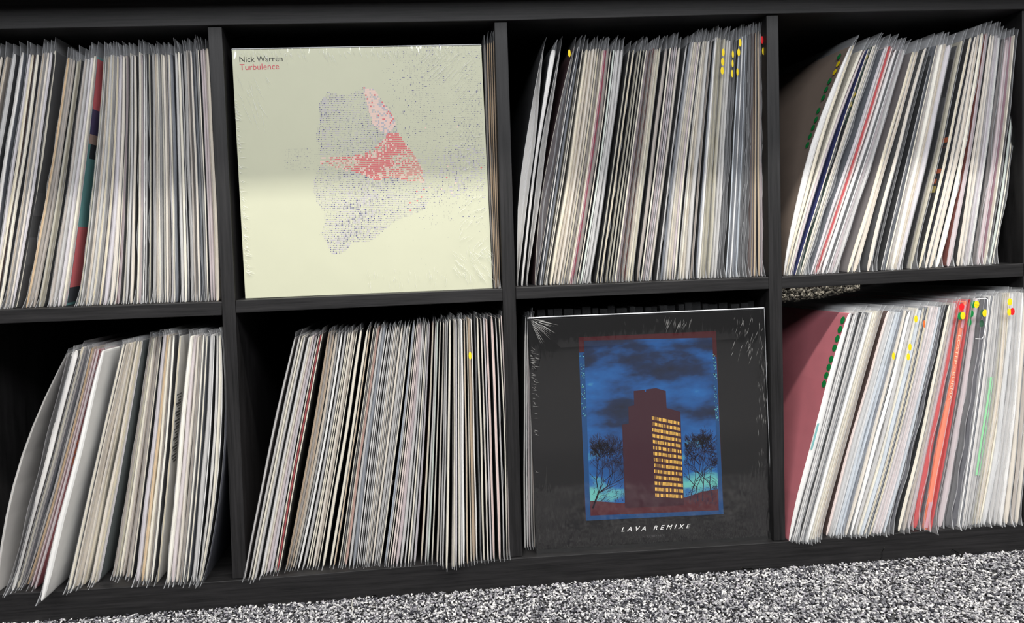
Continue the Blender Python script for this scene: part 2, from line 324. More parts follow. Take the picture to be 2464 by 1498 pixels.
CELLS['A2'] = dict(row=0, scan=1065, anch=[(62, 161, -8), (68, 163, -4), (112, 168, 20), (118, 172, 26), (131, 192, 36), (137.5, 200, 44), (167, 222, 66), (187, 243, 92), (205, 256, 116), (240, 295, 160), (258, 311, 186), (294, 338, 228), (325, 362, 272), (337, 371, 288), (370, 398, 332), (398, 417, 364), (435, 461, 404), (472, 489, 440), (503, 516, 472), (530, 531, 485), (536, 533, 488), (547, 538, 497)],
  ty=[(150, 850), (168, 848), (200, 838), (222, 838), (247, 842), (298, 830), (338, 818), (362, 812), (398, 806), (420, 808), (463, 808), (538, 804)],
  by=[(-10, 1428), (20, 1424), (44, 1418), (66, 1408), (88, 1420), (97, 1449), (112, 1432), (135, 1414), (162, 1423), (190, 1412), (230, 1404), (275, 1388), (310, 1391), (335, 1402), (404, 1404), (440, 1400), (475, 1402), (497, 1396)], txt="""
65:5:w/wh 114:4:k/k 124:13:w/k 137.5:9:c/g 146:4:g/s 160:5:g/k:p 167.5:5:po 174:4:m 180.5:6:m/rd:p 193:12.5:W 201:4:g 206:7:w/gr 243:6:c/k 250.5:3:b 258:11:b 267:5:b 273:7:c 287.5:9:b/k 294:4:c 299:6:l/gg 326:6:t 331:4:o 337:6:c 343:6:t 352:8:t 357.6:3:c/k 369:9:l 378.5:6:po 386.5:8:c 393:4:t 398.5:5:C/d 412:4:c/g
435:10:C 446.5:9:mw 457:9:b 466:6:t/k 472.5:4:C/g 482.5:3:c/s 496:10:g 503:2.6:W/k 515:6:w/k 523.6:7:c 529.6:2.6:W/k 541:4:n/n""")  # thin black sleeve after the first record stands in for a dark gap
CELLS['B2'] = dict(row=0, scan=1075, anch=[(645, 706, 585), (655, 714, 592), (670, 727, 606), (719, 772, 668), (746, 791, 688), (778, 822, 717), (806, 851, 757), (842, 884, 795), (890, 930, 858), (952, 986, 914), (976, 1006, 940), (1024, 1037, 1006), (1061, 1068, 1052), (1105, 1103, 1106), (1141, 1133, 1147), (1195, 1183, 1203), (1224, 1209, 1228)],
  ty=[(706, 815), (727, 810), (772, 806), (791, 802), (822, 800), (884, 792), (930, 789), (986, 784), (1006, 780), (1068, 775), (1103, 771), (1150, 767), (1209, 762)],
  by=[(585, 1391), (606, 1396), (650, 1378), (690, 1370), (740, 1366), (850, 1361), (914, 1355), (940, 1360), (1006, 1352), (1052, 1352), (1070, 1370), (1106, 1362), (1147, 1350), (1203, 1346), (1228, 1340)], txt="""
650:5:g/gr:p 664:6:g/k:p 670.5:4:c 676.5:6:g/k 688:6:w 694:4:c 700:6:m 707:6:l/k 714.5:2.4:c/k 719:4.4:rp 724.5:3:c/k 746.5:5:tn 752.5:5:t 758.5:5:tn/k 765.5:6:b 772:4:g 778.5:5:W/k 787.5:6:g 794:2.5:c/k 798:2.5:c/k 804:5:b 809.5:5:b 815:2.3:c/k 825.5:7:c/k 842:6:c/k 849:3:tn/k:p 858:2.3:c/k 862:2:d/k 866:2.3:c 870.5:5:rs 877.5:5:g 885:8:s 891:2.5:w/k 896.5:3:w/k 901:2:g/k 906.5:3:g 911:2.3:w/k 915:3:b 919:3:w/k 923:2:b/k 926:2:g/k 931.5:5:b 939:6:g 945:3:w 949:2.3:g 952.5:3:c/k 963:4:lb 966.5:2.2:w/B 971:2:c/dr 976.5:3:pw/k 981:3:pw 987:6:m 994:6:g 1001:3:g/k:p 1007:3:c/k 1011.5:4:g 1018:4:l
1030:4:c/rb 1038.5:4:g/k 1043:4:mt 1051:2.5:c/k 1061:4:b/k 1067:3:g/k:p 1072:2.6:w 1079.5:5:c/k 1090:2:t/k 1093.5:2.5:c 1098:4:l 1104.5:3:c/k 1108.5:3:g 1113.5:5:W 1121.5:3:tn/k 1129:2.2:c/k 1135:6:tn 1141.5:3:W 1151:3:d/k 1158:4:c/k 1167:3:b/k 1174.5:3:l/k 1181:5:pw/k 1195:6:pw/k 1205.5:3:g/k 1215:2.5:c/k 1220.5:3.5:pw/k""")
CELLS['C2'] = dict(row=0, scan=1065, anch=[(1258, 1262, 1259), (1284, 1284, 1288)], ty=[(1258, 762), (1284, 758)], by=[(1258, 1312), (1288, 1303)], txt="1262:3.5:w/k 1267.4:3.2:w/k 1272.4:4:mw/k 1278:3.4:g/k 1282.6:3:t/k")
CELLS['D2'] = dict(row=0, scan=1065, anch=[(1952, 2042, 1896), (1968, 2052, 1905), (2010, 2098, 1943), (2049, 2139, 1990), (2110, 2190, 2048), (2147, 2222, 2080), (2175, 2254, 2113), (2216, 2286, 2163), (2245, 2310, 2206), (2280, 2335, 2239), (2338, 2384, 2308), (2394, 2430, 2357), (2445, 2472, 2424), (2480, 2505, 2460)],
  ty=[(2042, 752), (2140, 749), (2190, 748), (2230, 740), (2286, 731), (2310, 726), (2335, 722), (2384, 712), (2430, 706), (2505, 698)],
  by=[(1896, 1302), (1943, 1304), (1990, 1291), (2048, 1287), (2080, 1288), (2163, 1280), (2206, 1271), (2239, 1280), (2250, 1268), (2300, 1270), (2357, 1264), (2424, 1263), (2460, 1258)], txt="""
1960:15.5:w/P 1971.5:4:g/k:p 1976:3:w 1980.4:3:g:p 1990:4:g/k 1995:5:g:p 2001.5:6.5:d:p 2010:6:W 2016:5:c 2021:4.4:c 2025.4:4:b 2032:8:t 2049.5:7:pw/br 2058:8:lg 2066:7:lg 2074:8:lb:p 2082:7.4:lb:p 2089.5:5:s:p 2098:9:b 2110:9:W/k 2121:8:g:p 2131:6:c 2140:8:lb 2147.5:5:c/s 2158:4:c/s 2166:7:mw 2173.4:6:mw 2180:6.6:mw 2187.5:7:lb 2198:6:ch/k:p
2216:8:c/k 2225:6:t 2232.5:7:m 2244:14:R 2255.6:6:ch:p 2268.5:15.5:or 2280.4:4.6:R 2287.4:7:d:p 2300:13.6:m:p 2315:11:d:p 2329:13:ch:p 2338:2.6:W 2347.5:6:w/s 2355:5:g 2362.5:7:g 2369.5:5:g 2376.5:6:o 2385:9:b 2394.4:3.6:c 2403:11:lg:p 2414:9:g:p 2423.4:8:g:p 2433.5:7:w 2444.5:11:b 2456.6:9:t/k 2468:9:b""")
CNAME = {'A1': 'top left cubby', 'B1': 'second top cubby', 'C1': 'third top cubby', 'D1': 'top right cubby', 'A2': 'bottom left cubby', 'B2': 'second bottom cubby', 'C2': 'third bottom cubby', 'D2': 'bottom right cubby'}
RECS = []
for cell, d in CELLS.items():
    for tok in d['txt'].split():
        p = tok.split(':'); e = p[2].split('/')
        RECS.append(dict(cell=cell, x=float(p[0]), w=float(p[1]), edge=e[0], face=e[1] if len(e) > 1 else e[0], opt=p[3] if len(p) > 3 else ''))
order = sorted(range(len(RECS)), key=lambda i: -RECS[i]['w'])
LIMIT = 300
small = set(order[LIMIT:])
ROWT = [0, .004, .014, .04, .10, .2, .32, .45, .58, .7, .82, .92, .972, .99, .997, 1]
ROWF = [.30, .62, .82, .93, 1, 1, 1, 1, 1, 1, 1, .98, .94, .82, .62, .34]
def rec_geo(r):
    d = CELLS[r['cell']]; rng = random.Random(int(r['x'] * 10) + d['row'])
    out = {}
    xm = r['x']
    xbm, xtm = interp(xm, d['anch'], 2), interp(xm, d['anch'], 1)
    if d['row'] == 1:
        y0 = d['y0'] + rng.uniform(-.003, .006)
        zb = zshelf(r['cell'], PY(xbm, 700, y0)[0]) + .0004
    else:
        vb = interp(xbm, d['by'], 1) + rng.uniform(-2, 2); x0 = PY(xbm, vb, 0)[0]
        zb = zbot(x0) + .0004
        y0 = float(np.clip(PZ(xbm, vb - 2, zb)[1], -.05, .03))
    vt = interp(xtm, d['ty'], 1) + rng.uniform(-3.5, 3.5) * (.4 if r['w'] > 9 else 1)
    zt = PY(xtm, vt, y0)[2]
    cap = (ztop(0) if d['row'] else zshelf(r['cell'], PY(xtm, 700, 0)[0]) - .017) - .004
    zt = min(zt, cap - .008)
    g = {}
    for side, xx in (('l', xm - r['w'] / 2), ('r', xm + r['w'] / 2)):
        xt, xb = interp(xx, d['anch'], 1), interp(xx, d['anch'], 2)
        pm = PY(xx, d['scan'], y0)
        def solve(u, z):  # X on plane y0 for image column u at height z
            lo, hi = -400, 1900
            for _ in range(40):
                m = (lo + hi) / 2
                if PY(u, m, y0)[2] > z: lo = m
                else: hi = m
            return PY(u, lo, y0)[0]
        g[side] = ((zb, pm[2], zt), (solve(xb, zb), pm[0], solve(xt, zt)))
    r.update(y0=y0, zb=zb, zt=zt, g=g, rng=rng, cap=cap)
    return r
def edges(r, z, f=1.0):
    a, b = quad(z, *r['g']['l']), quad(z, *r['g']['r'])
    m = (a + b) / 2; return m + (a - m) * f, m + (b - m) * f
DEP = .309
TILT = .05     # bottom row: the board and everything on it drop a little towards the back
def setup(r):
    rng = r['rng']
    r['ph'] = rng.uniform(0, 6); r['am'] = rng.uniform(0, .0005) + (.0006 if r['w'] > 6 else 0)
    r['tb'] = rng.uniform(.0, .45) if r['w'] > 3.5 else rng.uniform(0, .2); r['tt'] = rng.uniform(0, .3)
def prof(r, t):
    """left and right jacket edge at height fraction t, before the rounded ends"""
    tt = min(1, max(0, t)); a, b = edges(r, r['zb'] + (r['zt'] - r['zb']) * tt)
    f = 1 - r['tb'] * max(0, 1 - tt / .16) ** 1.5 - r['tt'] * max(0, (tt - .9) / .1) ** 1.5
    wv = r['am'] * math.sin(r['ph'] + tt * 9) * math.sin(math.pi * tt)
    m, h = (a + b) / 2 + wv, (b - a) / 2 * f
    if r['opt'] == 'O': h *= .14 + .98 * max(0, math.sin(math.pi * (.03 + .97 * tt))) ** .8
    return m - h, m + h
def tilt(r, V):
    if CELLS[r['cell']]['row'] == 1: return V
    return [(x, y, z - TILT * (y - r['y0'])) for x, y, z in V]
def jacket(r):
    y0, zb, zt, rng = r['y0'], r['zb'], r['zt'], r['rng']
    open_ = r['opt'] == 'O' or (r['w'] >= 4 and rng.random() < .45 and r['opt'] != 'p' and r['edge'] not in ('or', 'R', 'n', 'k', 'wi'))
    V, Fs, fm = [], [], []
    for t, f in zip(ROWT, ROWF):
        z = zb + (zt - zb) * t
        a, b = prof(r, t); m = (a + b) / 2; a, b = m + (a - m) * f, m + (b - m) * f
        wd = b - a
        if open_:
            q = min(.00055, wd * .22); dp = .0025 if r['opt'] != 'O' else .022
            row = [(a, y0 + DEP), (a, y0 + .0008), (a + q * .5, y0), (a + q, y0 + .0004), (a + q * 1.1, y0 + dp), (b - q * 1.1, y0 + dp), (b - q, y0 + .0004), (b - q * .5, y0), (b, y0 + .0008), (b, y0 + DEP)]
        else:
            row = [(a, y0 + DEP), (a, y0 + min(.002, wd * .5)), (a + wd * .25, y0 + .0003), (a + wd * .5, y0), (b - wd * .25, y0 + .0003), (b, y0 + min(.002, wd * .5)), (b, y0 + DEP)]
        V += [(x, y, z) for x, y in row]
    n = len(row); R_ = len(ROWT)
    for i in range(R_ - 1):
        for k in range(n - 1):
            Fs.append((i * n + k, i * n + k + 1, (i + 1) * n + k + 1, (i + 1) * n + k))
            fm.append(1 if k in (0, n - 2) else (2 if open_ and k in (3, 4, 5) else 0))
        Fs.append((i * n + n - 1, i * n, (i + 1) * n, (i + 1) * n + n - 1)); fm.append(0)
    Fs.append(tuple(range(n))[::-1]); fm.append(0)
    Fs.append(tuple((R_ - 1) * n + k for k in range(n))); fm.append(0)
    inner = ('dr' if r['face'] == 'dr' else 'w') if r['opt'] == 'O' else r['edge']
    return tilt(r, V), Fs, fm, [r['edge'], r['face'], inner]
def sleeve(r):
    y0, zb, zt, rng = r['y0'], r['zb'], r['zt'], r['rng']
    V, Fs, fm = [], [], []
    wavy = r['opt'] == 'p' or rng.random() < .28
    am = rng.uniform(.0010, .0026) if wavy else rng.uniform(0, .0004)
    k = rng.uniform(55, 120); ph = rng.uniform(0, 6)
    fr = rng.uniform(.0015, .0045); fl = rng.uniform(.004, .012)
    if r['cell'] == 'A2': fr *= 1.5; fl *= 1.4
    up = min(rng.uniform(.010, .017) if CELLS[r['cell']]['row'] else rng.uniform(.004, .009), r['cap'] - zt + .003)
    lean = rng.uniform(-.0025, .0025)
    rows = [(.0006, .85, fr + fl), (.012, 1, fr + fl * .75), (.04, 1, fr + fl * .3)]
    rows += [(t, 1, fr) for t in (.07, .10, .13, .165, .2, .24, .28, .32, .36, .40, .45, .5, .55, .6, .65, .7, .76, .82, .87, .92, .972)] if wavy else [(t, 1, fr) for t in (.10, .2, .32, .45, .58, .7, .82, .92, .972)]
    H = zt - zb
    rows += [(1 + up * .35 / H, .75, fr + .001), (1 + up / H, .12, fr + .003)]
    for t, f, s in rows:
        z = zb + H * t; a, b = prof(r, t); m = (a + b) / 2
        if t > 1: m += (quad(zt, *r['g']['l']) - quad(zt - .02, *r['g']['l'])) / .02 * (z - zt) + lean * (z - zt) / up
        h = (b - a) / 2 + .0004
        sw = .2 if t < .02 else .12
        if t < .02: h = max(h, .0014)
        wv = am * math.sin(k * z + ph) * (.35 + .65 * (1 - min(t, 1))) * math.sin(math.pi * min(1, max(0, t))) ** .5
        V += [(m - h * f, y0 + DEP + .002, z), (m - h * f, y0 + .0004, z), (m + wv - h * sw - .00012, y0 - s + .0009, z), (m + wv, y0 - s, z), (m + wv + h * sw + .00012, y0 - s + .0009, z), (m + h * f, y0 + .0004, z), (m + h * f, y0 + DEP + .002, z)]
    n = 7
    for i in range(len(rows) - 1):
        end = i == 0 or i == len(rows) - 2
        for c in range(6):
            Fs.append((i * n + c, i * n + c + 1, (i + 1) * n + c + 1, (i + 1) * n + c))
            fm.append(1 if c in (2, 3) else (2 if i >= len(rows) - 3 or c in (1, 4) else 0))
    return tilt(r, V), Fs, fm
for r in RECS: rec_geo(r); setup(r)
ORD = ['', 'first', 'second', 'third', 'fourth', 'fifth', 'sixth', 'seventh', 'eighth', 'ninth', 'tenth', 'eleventh', 'twelfth', 'thirteenth', 'fourteenth', 'fifteenth', 'sixteenth', 'seventeenth', 'eighteenth', 'nineteenth', 'twentieth', 'twenty-first', 'twenty-second', 'twenty-third', 'twenty-fourth', 'twenty-fifth', 'twenty-sixth']
LAND = {  # cell, scan x: (full label, short name used by its neighbours)
 ('A1', 10): ('white record sleeve tapering to a thin edge near left end of top left cubby', 'white tapering record'),
 ('A1', 92): ('bright cream record just left of a broad dark grey gap in top left cubby', 'cream record before the dark gap'),
 ('A1', 123): ('record with an orange-cream edge just after a broad dark gap, top left cubby', 'orange-cream edged record'),
 ('A1', 201): ('record whose coral, purple and teal cover shows in top left cubby', 'coral and teal record'),
 ('A1', 257): ('thick cream-edged record right of the dark green one in top left cubby', 'cream record past the green one'),
 ('A1', 323): ('beige record with thin black gaps on both sides in top left cubby', 'beige black-gapped record'),
 ('A1', 372): ('wide grey record right of dark olive ones in top left cubby', 'wide grey record, top left'),
 ('A1', 420): ('slate blue record in thin plastic in top left cubby', 'slate blue record, top left'),
 ('A1', 512.5): ('broad beige record standing against the first divider in top left cubby', 'broad beige end record'),
 ('C1', 1267): ('white record gaping open, the first in the third top cubby', 'first gaping white record'),
 ('C1', 1324): ('record gaping open with a dark red lining in the third top cubby', 'gaping dark red record'),
 ('C1', 1369.5): ('cream record just right of a navy gap in the third top cubby', 'cream record past the navy gap'),
 ('C1', 1420.6): ('thin crimson-edged record in the third top cubby', 'crimson-edged record'),
 ('C1', 1441): ('mint white record between narrow black gaps in the third top cubby', 'mint white record'),
 ('C1', 1483): ('cream record between black gaps right of grey plastic in third top cubby', 'cream black-gapped record'),
 ('C1', 1535.4): ('thin red-brown record in the middle of the third top cubby', 'thin red-brown record'),
 ('C1', 1551): ('olive record with a torn edge beside a black gap in third top cubby', 'torn olive record'),
 ('C1', 1598.5): ('beige record just left of a broad black gap in third top cubby', 'beige record before the gap'),
 ('C1', 1666): ('beige record behind a curled plastic edge in third top cubby', 'beige record by curled plastic'),
 ('C1', 1704): ('cream record beside a white one and three yellow dots in third top cubby', 'cream record by yellow dots'),
 ('C1', 1772.6): ('bright white record between two blue-grey ones in third top cubby', 'white record between blue ones'),
 ('C1', 1826.5): ('bright tan record near the third divider, third top cubby', 'bright tan record'),
 ('D1', 1941): ('broad white leaning record with green and yellow dots on its face, top right', 'broad dotted white record'),
 ('D1', 1990.5): ('leaning record showing a deep blue cover in top right cubby', 'deep blue record'),
 ('D1', 2003): ('leaning record with dark green cover and yellow dots in top right cubby', 'dark green record'),
 ('D1', 2046): ('thin leaning record with a bright red edge in top right cubby', 'thin red upper record'),
 ('D1', 2115): ('cream record right of a broad grey cover in top right cubby', 'cream record past the grey'),
 ('D1', 2201.6): ('broad bright cream record in the middle of top right cubby', 'broad cream middle record'),
 ('D1', 2267.5): ('cream-edged record whose black cover has orange blocks, top right cubby', 'black and orange record'),
 ('D1', 2324): ('mauve-edged record showing a red-brown cover in top right cubby', 'red-brown covered record'),
 ('D1', 2399): ('wine coloured record near the right end of top right cubby', 'wine coloured record'),
 ('A2', 65): ('leaning record with broad bare white face, first in bottom left cubby', 'broad white-faced record'),
 ('A2', 193): ('bright white record poking out past the shelf front in bottom left cubby', 'jutting white record'),
 ('A2', 206): ('record with grey cover and dull red patches in bottom left cubby', 'grey and red record'),
 ('A2', 299): ('record showing a broad grey-green cover in bottom left cubby', 'grey-green record'),
 ('A2', 357.6): ('thin cream record just left of a black gap in bottom left cubby', 'cream record before black gap'),
 ('A2', 412): ('cream-edged record with black bars printed on grey, bottom left cubby', 'bar-printed record'),
 ('A2', 472.5): ('bright cream record left of a slate gap in bottom left cubby', 'cream record before slate gap'),
 ('A2', 541): ('bowed navy sleeve beside the first divider in bottom left cubby', 'bowed navy sleeve'),
 ('B2', 650): ('clear plastic sleeve leaning first in the second bottom cubby', 'leaning clear sleeve'),
 ('B2', 719): ('thin bright red record just before the black gap in second bottom cubby', 'thin red lower record'),
 ('B2', 746.5): ('tan record just after the black gap in the second bottom cubby', 'tan record past the gap'),
 ('B2', 778.5): ('bright white curved record in the second bottom cubby', 'bright white curved record'),
 ('B2', 825.5): ('cream record right of a wavy plastic edge in second bottom cubby', 'cream record by wavy plastic'),
 ('B2', 885): ('broad slate grey record in the middle of the second bottom cubby', 'broad slate record'),
 ('B2', 939): ('broad grey record left of a black gap in second bottom cubby', 'broad grey middle record'),
 ('B2', 963): ('pale blue record just after a black gap in second bottom cubby', 'pale blue record'),
 ('B2', 1030): ('cream-edged record showing a red-brown cover in second bottom cubby', 'red-brown cover record'),
 ('B2', 1079.5): ('cream record between black gaps right of white plastic, second bottom cubby', 'cream record between gaps'),
 ('B2', 1113.5): ('bright white record right of the middle in second bottom cubby', 'bright white right-hand record'),
 ('B2', 1135): ('tan record beside a curled plastic edge in second bottom cubby', 'tan record by curled plastic'),
 ('B2', 1181): ('pinkish white record between black gaps in second bottom cubby', 'pinkish white record'),
 ('B2', 1220.5): ('pinkish white record against the second divider in second bottom cubby', 'pinkish end record'),
 ('D2', 1960): ('white-edged leaning record with pink cover and green dots, bottom right', 'pink dotted record'),
 ('D2', 2010): ('bright white leaning record right of dark plastic in bottom right cubby', 'bright white leaning record'),
 ('D2', 2049.5): ('pinkish white record right of a thin dark brown gap, bottom right cubby', 'pinkish record past brown gap'),
 ('D2', 2110): ('broad bright white record in the bottom right cubby', 'broad bright white record'),
 ('D2', 2216): ('cream record just after a broad black gap in bottom right cubby', 'cream record past black gap'),
 ('D2', 2244): ('record with broad red ragged edge in bottom right cubby', 'ragged red record'),
 ('D2', 2268.5): ('orange record with lettered spine in bottom right cubby', 'orange lettered record'),
 ('D2', 2329): ('broad charcoal record right of the orange one in bottom right cubby', 'broad charcoal record'),
 ('D2', 2362.5): ('grey record with a pale green strip down its edge, bottom right cubby', 'green-stripped record'),
 ('D2', 2444.5): ('broad beige record near the right end of bottom right cubby', 'broad beige record'),
}
for i, x in enumerate(['dark brown record tight against the white dotted cover', 'tan record, second from the white dotted cover', 'tan record, third from the white dotted cover', 'tan record, fourth from the white dotted cover', 'tan record squeezed against the second divider']):
    LAND[('B1', [1176, 1181.5, 1186.2, 1190.5, 1195.5][i])] = (x + ', second top cubby', '')
for i, x in enumerate(['white record edge tight against the second divider', 'white record edge, second from the second divider', 'mauve white record edge, third from the second divider', 'grey record edge, fourth from the second divider', 'taupe record edge tight behind the tower cover']):
    LAND[('C2', [1262, 1267.4, 1272.4, 1278, 1282.6][i])] = (x + ', third bottom cubby', '')
def label(r, idx, same):
    k = (r['cell'], r['x'])
    if k in LAND: return LAND[k][0]
    L = [(j, LAND[(q['cell'], q['x'])][1]) for j, q in enumerate(same) if (q['cell'], q['x']) in LAND]
    left = [p for p in L if p[0] < idx]; right = [p for p in L if p[0] > idx]
    col = COL[r['edge']][1]
    if left and (not right or idx - left[-1][0] <= right[0][0] - idx): return '%s record, %s to the right of the %s' % (col, ORD[idx - left[-1][0]], left[-1][1])
    return '%s record, %s to the left of the %s' % (col, ORD[right[0][0] - idx], right[0][1])
by_cell = {c: [r for r in RECS if r['cell'] == c] for c in CELLS}
BYX = {}
SV, SF, SM, SMATS = [], [], [], []
def slot(m):
    if m not in SMATS: SMATS.append(m)
    return SMATS.index(m)
for i, r in enumerate(RECS):
    same = by_cell[r['cell']]; idx = same.index(r)
    keep = i not in small or (r['cell'], r['x']) in LAND
    V, Fs, fm, mk = jacket(r); V2, F2, fm2 = sleeve(r)
    if keep:
        zb = r['zb']; a, b = edges(r, zb)
        e = empty('record_sleeve', ((a + b) / 2, r['y0'] + .15, zb))
        tag(e, label(r, idx, same), 'record', 'records in the ' + CNAME[r['cell']])
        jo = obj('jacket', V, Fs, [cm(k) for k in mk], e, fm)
        so = obj('plastic_sleeve', V2, F2, [PLAST, SEAM, FLAP], e, fm2)
        r['e'] = e; BYX[(r['cell'], r['x'])] = r
    else:
        n = len(SV); SV += V; SF += [tuple(q + n for q in f) for f in Fs]; SM += [slot(cm(mk[q])) for q in fm]
        n = len(SV); SV += V2; SF += [tuple(q + n for q in f) for f in F2]; SM += [slot((PLAST, SEAM, FLAP)[q]) for q in fm2]
if SV:
    o = obj('thin_record_sleeves', SV, SF, SMATS, None, SM)
    tag(o, 'thinnest record sleeves wedged between the thicker ones on the shelves', 'records', 'thin records between the thicker ones', 'stuff')
# ---- coloured cover faces, stickers, lettering on single records
def face_strip(r, side, bands, depth=.10, name='cover_print'):
    """bands: (v_px_top, v_px_bottom, colour, depth0, depth1) printed on the side face of a record"""
    V, Fs, fm, mats = [], [], [], []
    for v0, v1, c, d0, d1 in bands:
        u = interp(r['x'], CELLS[r['cell']]['anch'], 1)
        z1, z0 = PY(r['x'], v0, r['y0'])[2], PY(r['x'], v1, r['y0'])[2]
        z0, z1 = max(z0, r['zb'] + .004), min(z1, r['zt'] - .003)
        for j in range(4):
            za, zc = z0 + (z1 - z0) * j / 4, z0 + (z1 - z0) * (j + 1) / 4
            q = 1 if side == 'r' else 0; s = .0003 if side == 'r' else -.0003
            xa, xc = prof(r, (za - r['zb']) / (r['zt'] - r['zb']))[q] + s, prof(r, (zc - r['zb']) / (r['zt'] - r['zb']))[q] + s
            n = len(V); V += [(xa, r['y0'] + .0012 + d0, za), (xa, r['y0'] + .0012 + d1, za), (xc, r['y0'] + .0012 + d1, zc), (xc, r['y0'] + .0012 + d0, zc)]
            Fs.append((n, n + 1, n + 2, n + 3) if side == 'r' else (n + 3, n + 2, n + 1, n))
            if cm(c) not in mats: mats.append(cm(c))
            fm.append(mats.index(cm(c)))
    return obj(name, tilt(r, V), Fs, mats, r['e'], fm)
def sticker(key, side, u, v, c, rad=.0095, lift=.0009):
    r = BYX.get(key)
    if r is None: return
    z = PY(u, v, r['y0'] + .03)[2]
    z = min(max(z, r['zb'] + .01), r['zt'] - .008)
    q = 1 if side == 'r' else 0; s = 1 if side == 'r' else -1
    x0, x1 = edges(r, z - .01)[q], edges(r, z + .01)[q]
    t = np.array([(x1 - x0) / .02, 0, 1.0]); t /= np.linalg.norm(t); n = np.array([t[2], 0, -t[0]]) * s
    p0 = np.array([edges(r, z)[q], r['y0'], z]) + n * lift
    p = hit(u, v, p0, n)
    p[1] = min(max(p[1], r['y0'] + .0065), r['y0'] + .28)
    p = p0 + np.array([0, 1, 0]) * (p[1] - p0[1]) + t * np.dot(p - p0, t)
    if CELLS[r['cell']]['row'] == 0: p[2] -= TILT * (p[1] - r['y0']) * .5
    V = [p + n * .0002] + [p + rad * (math.cos(a) * t + math.sin(a) * np.array([0, 1, 0])) for a in np.linspace(0, 2 * math.pi, 21)[:-1]]
    Fs = [(0, 1 + k, 1 + (k + 1) % 20) for k in range(20)]
    o = obj('sticker', V, Fs, cm(c), r['e']); o['label'] = 'round %s sticker' % COL[c][1].replace('dull ', '')
def front_sticker(key, u, v, c, rx=.0042, rz=.0049):
    r = BYX.get(key)
    if r is None: return
    Y = r['y0'] - .0125 if CELLS[r['cell']]['row'] == 0 else r['y0'] - .008
    p = PY(u, v, Y)
    V = [p + np.array([0, -.0002, 0])] + [p + np.array([rx * math.cos(a), .5 * rx * math.cos(a) * .3, rz * math.sin(a)]) for a in np.linspace(0, 2 * math.pi, 21)[:-1]]
    o = obj('sticker', V, [(0, 1 + k, 1 + (k + 1) % 20) for k in range(20)], cm(c), r['e']); o['label'] = 'round %s sticker' % COL[c][1].replace('dull ', '')
face_strip(BYX[('A1', 201)], 'r', [(120, 262, 'co', 0, .2), (262, 322, 'pu', 0, .2), (322, 345, 'rs', 0, .2), (345, 380, 'n', .006, .2), (345, 545, 'te', 0, .006), (380, 545, 'te', .006, .2), (545, 690, 'co', 0, .2), (690, 740, 'n', 0, .2)])
face_strip(BYX[('A2', 206)], 'r', [(930, 1010, 'rd', .004, .06), (1110, 1200, 'rd', .004, .05)])
face_strip(BYX[('A2', 180.5)], 'r', [(1060, 1072, 'og', .0, .008), (1078, 1094, 'og', .0, .008), (1100, 1120, 'og', 0, .01)])
face_strip(BYX[('A2', 412)], 'r', [(950 + 7 * k + (k * k) % 3, 953 + 7 * k + (k * 5) % 4, 'k', .001 + .004 * ((k * 7) % 3), .02) for k in range(24)])
face_strip(BYX[('D1', 2267.5)], 'l', [(330, 342, 'og', 0, .05), (405, 416, 'og', 0, .06), (429, 440, 'og', .004, .05), (446, 462, 'yb', .002, .05), (350, 356, 'br', 0, .05)])
face_strip(BYX[('D1', 2003)], 'l', [(300, 420, 'k', 0, .2)])
face_strip(BYX[('D2', 2362.5)], 'l', [(908, 1142, 'lgn', 0, .06)])
def front_band(r, bands, name, off=.0006, f=(.04, .96)):
    V, Fs, fm, mats = [], [], [], []
    for v0, v1, c in bands:
        for j in range(6):
            row = []
            for v in (v0 + (v1 - v0) * j / 6, v0 + (v1 - v0) * (j + 1) / 6):
                z = min(max(PY(r['x'], v, r['y0'])[2], r['zb'] + .003), r['zt'] - .003); a, b = prof(r, (z - r['zb']) / (r['zt'] - r['zb']))
                row += [(a + (b - a) * f[0], r['y0'] - off, z), (a + (b - a) * f[1], r['y0'] - off, z)]
            n = len(V); V += [row[2], row[3], row[1], row[0]]; Fs.append((n, n + 1, n + 2, n + 3))
            if cm(c) not in mats: mats.append(cm(c))
            fm.append(mats.index(cm(c)))
    return obj(name, V, Fs, mats, r['e'], fm)
front_band(BYX[('D2', 2268.5)], [(735, 790, 'pk'), (1205, 1270, 'pk')], 'spine_print')
front_band(BYX[('D2', 2362.5)], [(908, 1142, 'lgn')], 'spine_strip', .0005, (.0, .7)); front_band(BYX[('D2', 2369.5)], [(908, 1142, 'lgn')], 'spine_strip', .0005, (.0, .35))
front_band(BYX[('D2', 1960)], [(1018, 1080, 'te')], 'spine_print', .0005, (.02, .3))
def ribbon(r, pts, wpx, dy, m, name):
    V, Fs = [], []
    for i, (u, v) in enumerate(pts):
        a, b = pts[max(0, i - 1)], pts[min(len(pts) - 1, i + 1)]; d = math.hypot(b[0] - a[0], b[1] - a[1]); nx, ny = -(b[1] - a[1]) / d * wpx / 2, (b[0] - a[0]) / d * wpx / 2
        V += [PY(u + nx, v + ny, r['y0'] - dy), PY(u - nx, v - ny, r['y0'] - dy)]
    for i in range(len(pts) - 1): Fs.append((2 * i, 2 * i + 2, 2 * i + 3, 2 * i + 1))
    return obj(name, V, Fs, m, r['e'])
ribbon(BYX[('D2', 2329)], [(2350, 718.5), (2372, 717), (2377, 721), (2374, 770), (2367, 809), (2362, 815), (2347, 814)], 1.8, .0125, cm('W'), 'pocket_edge')
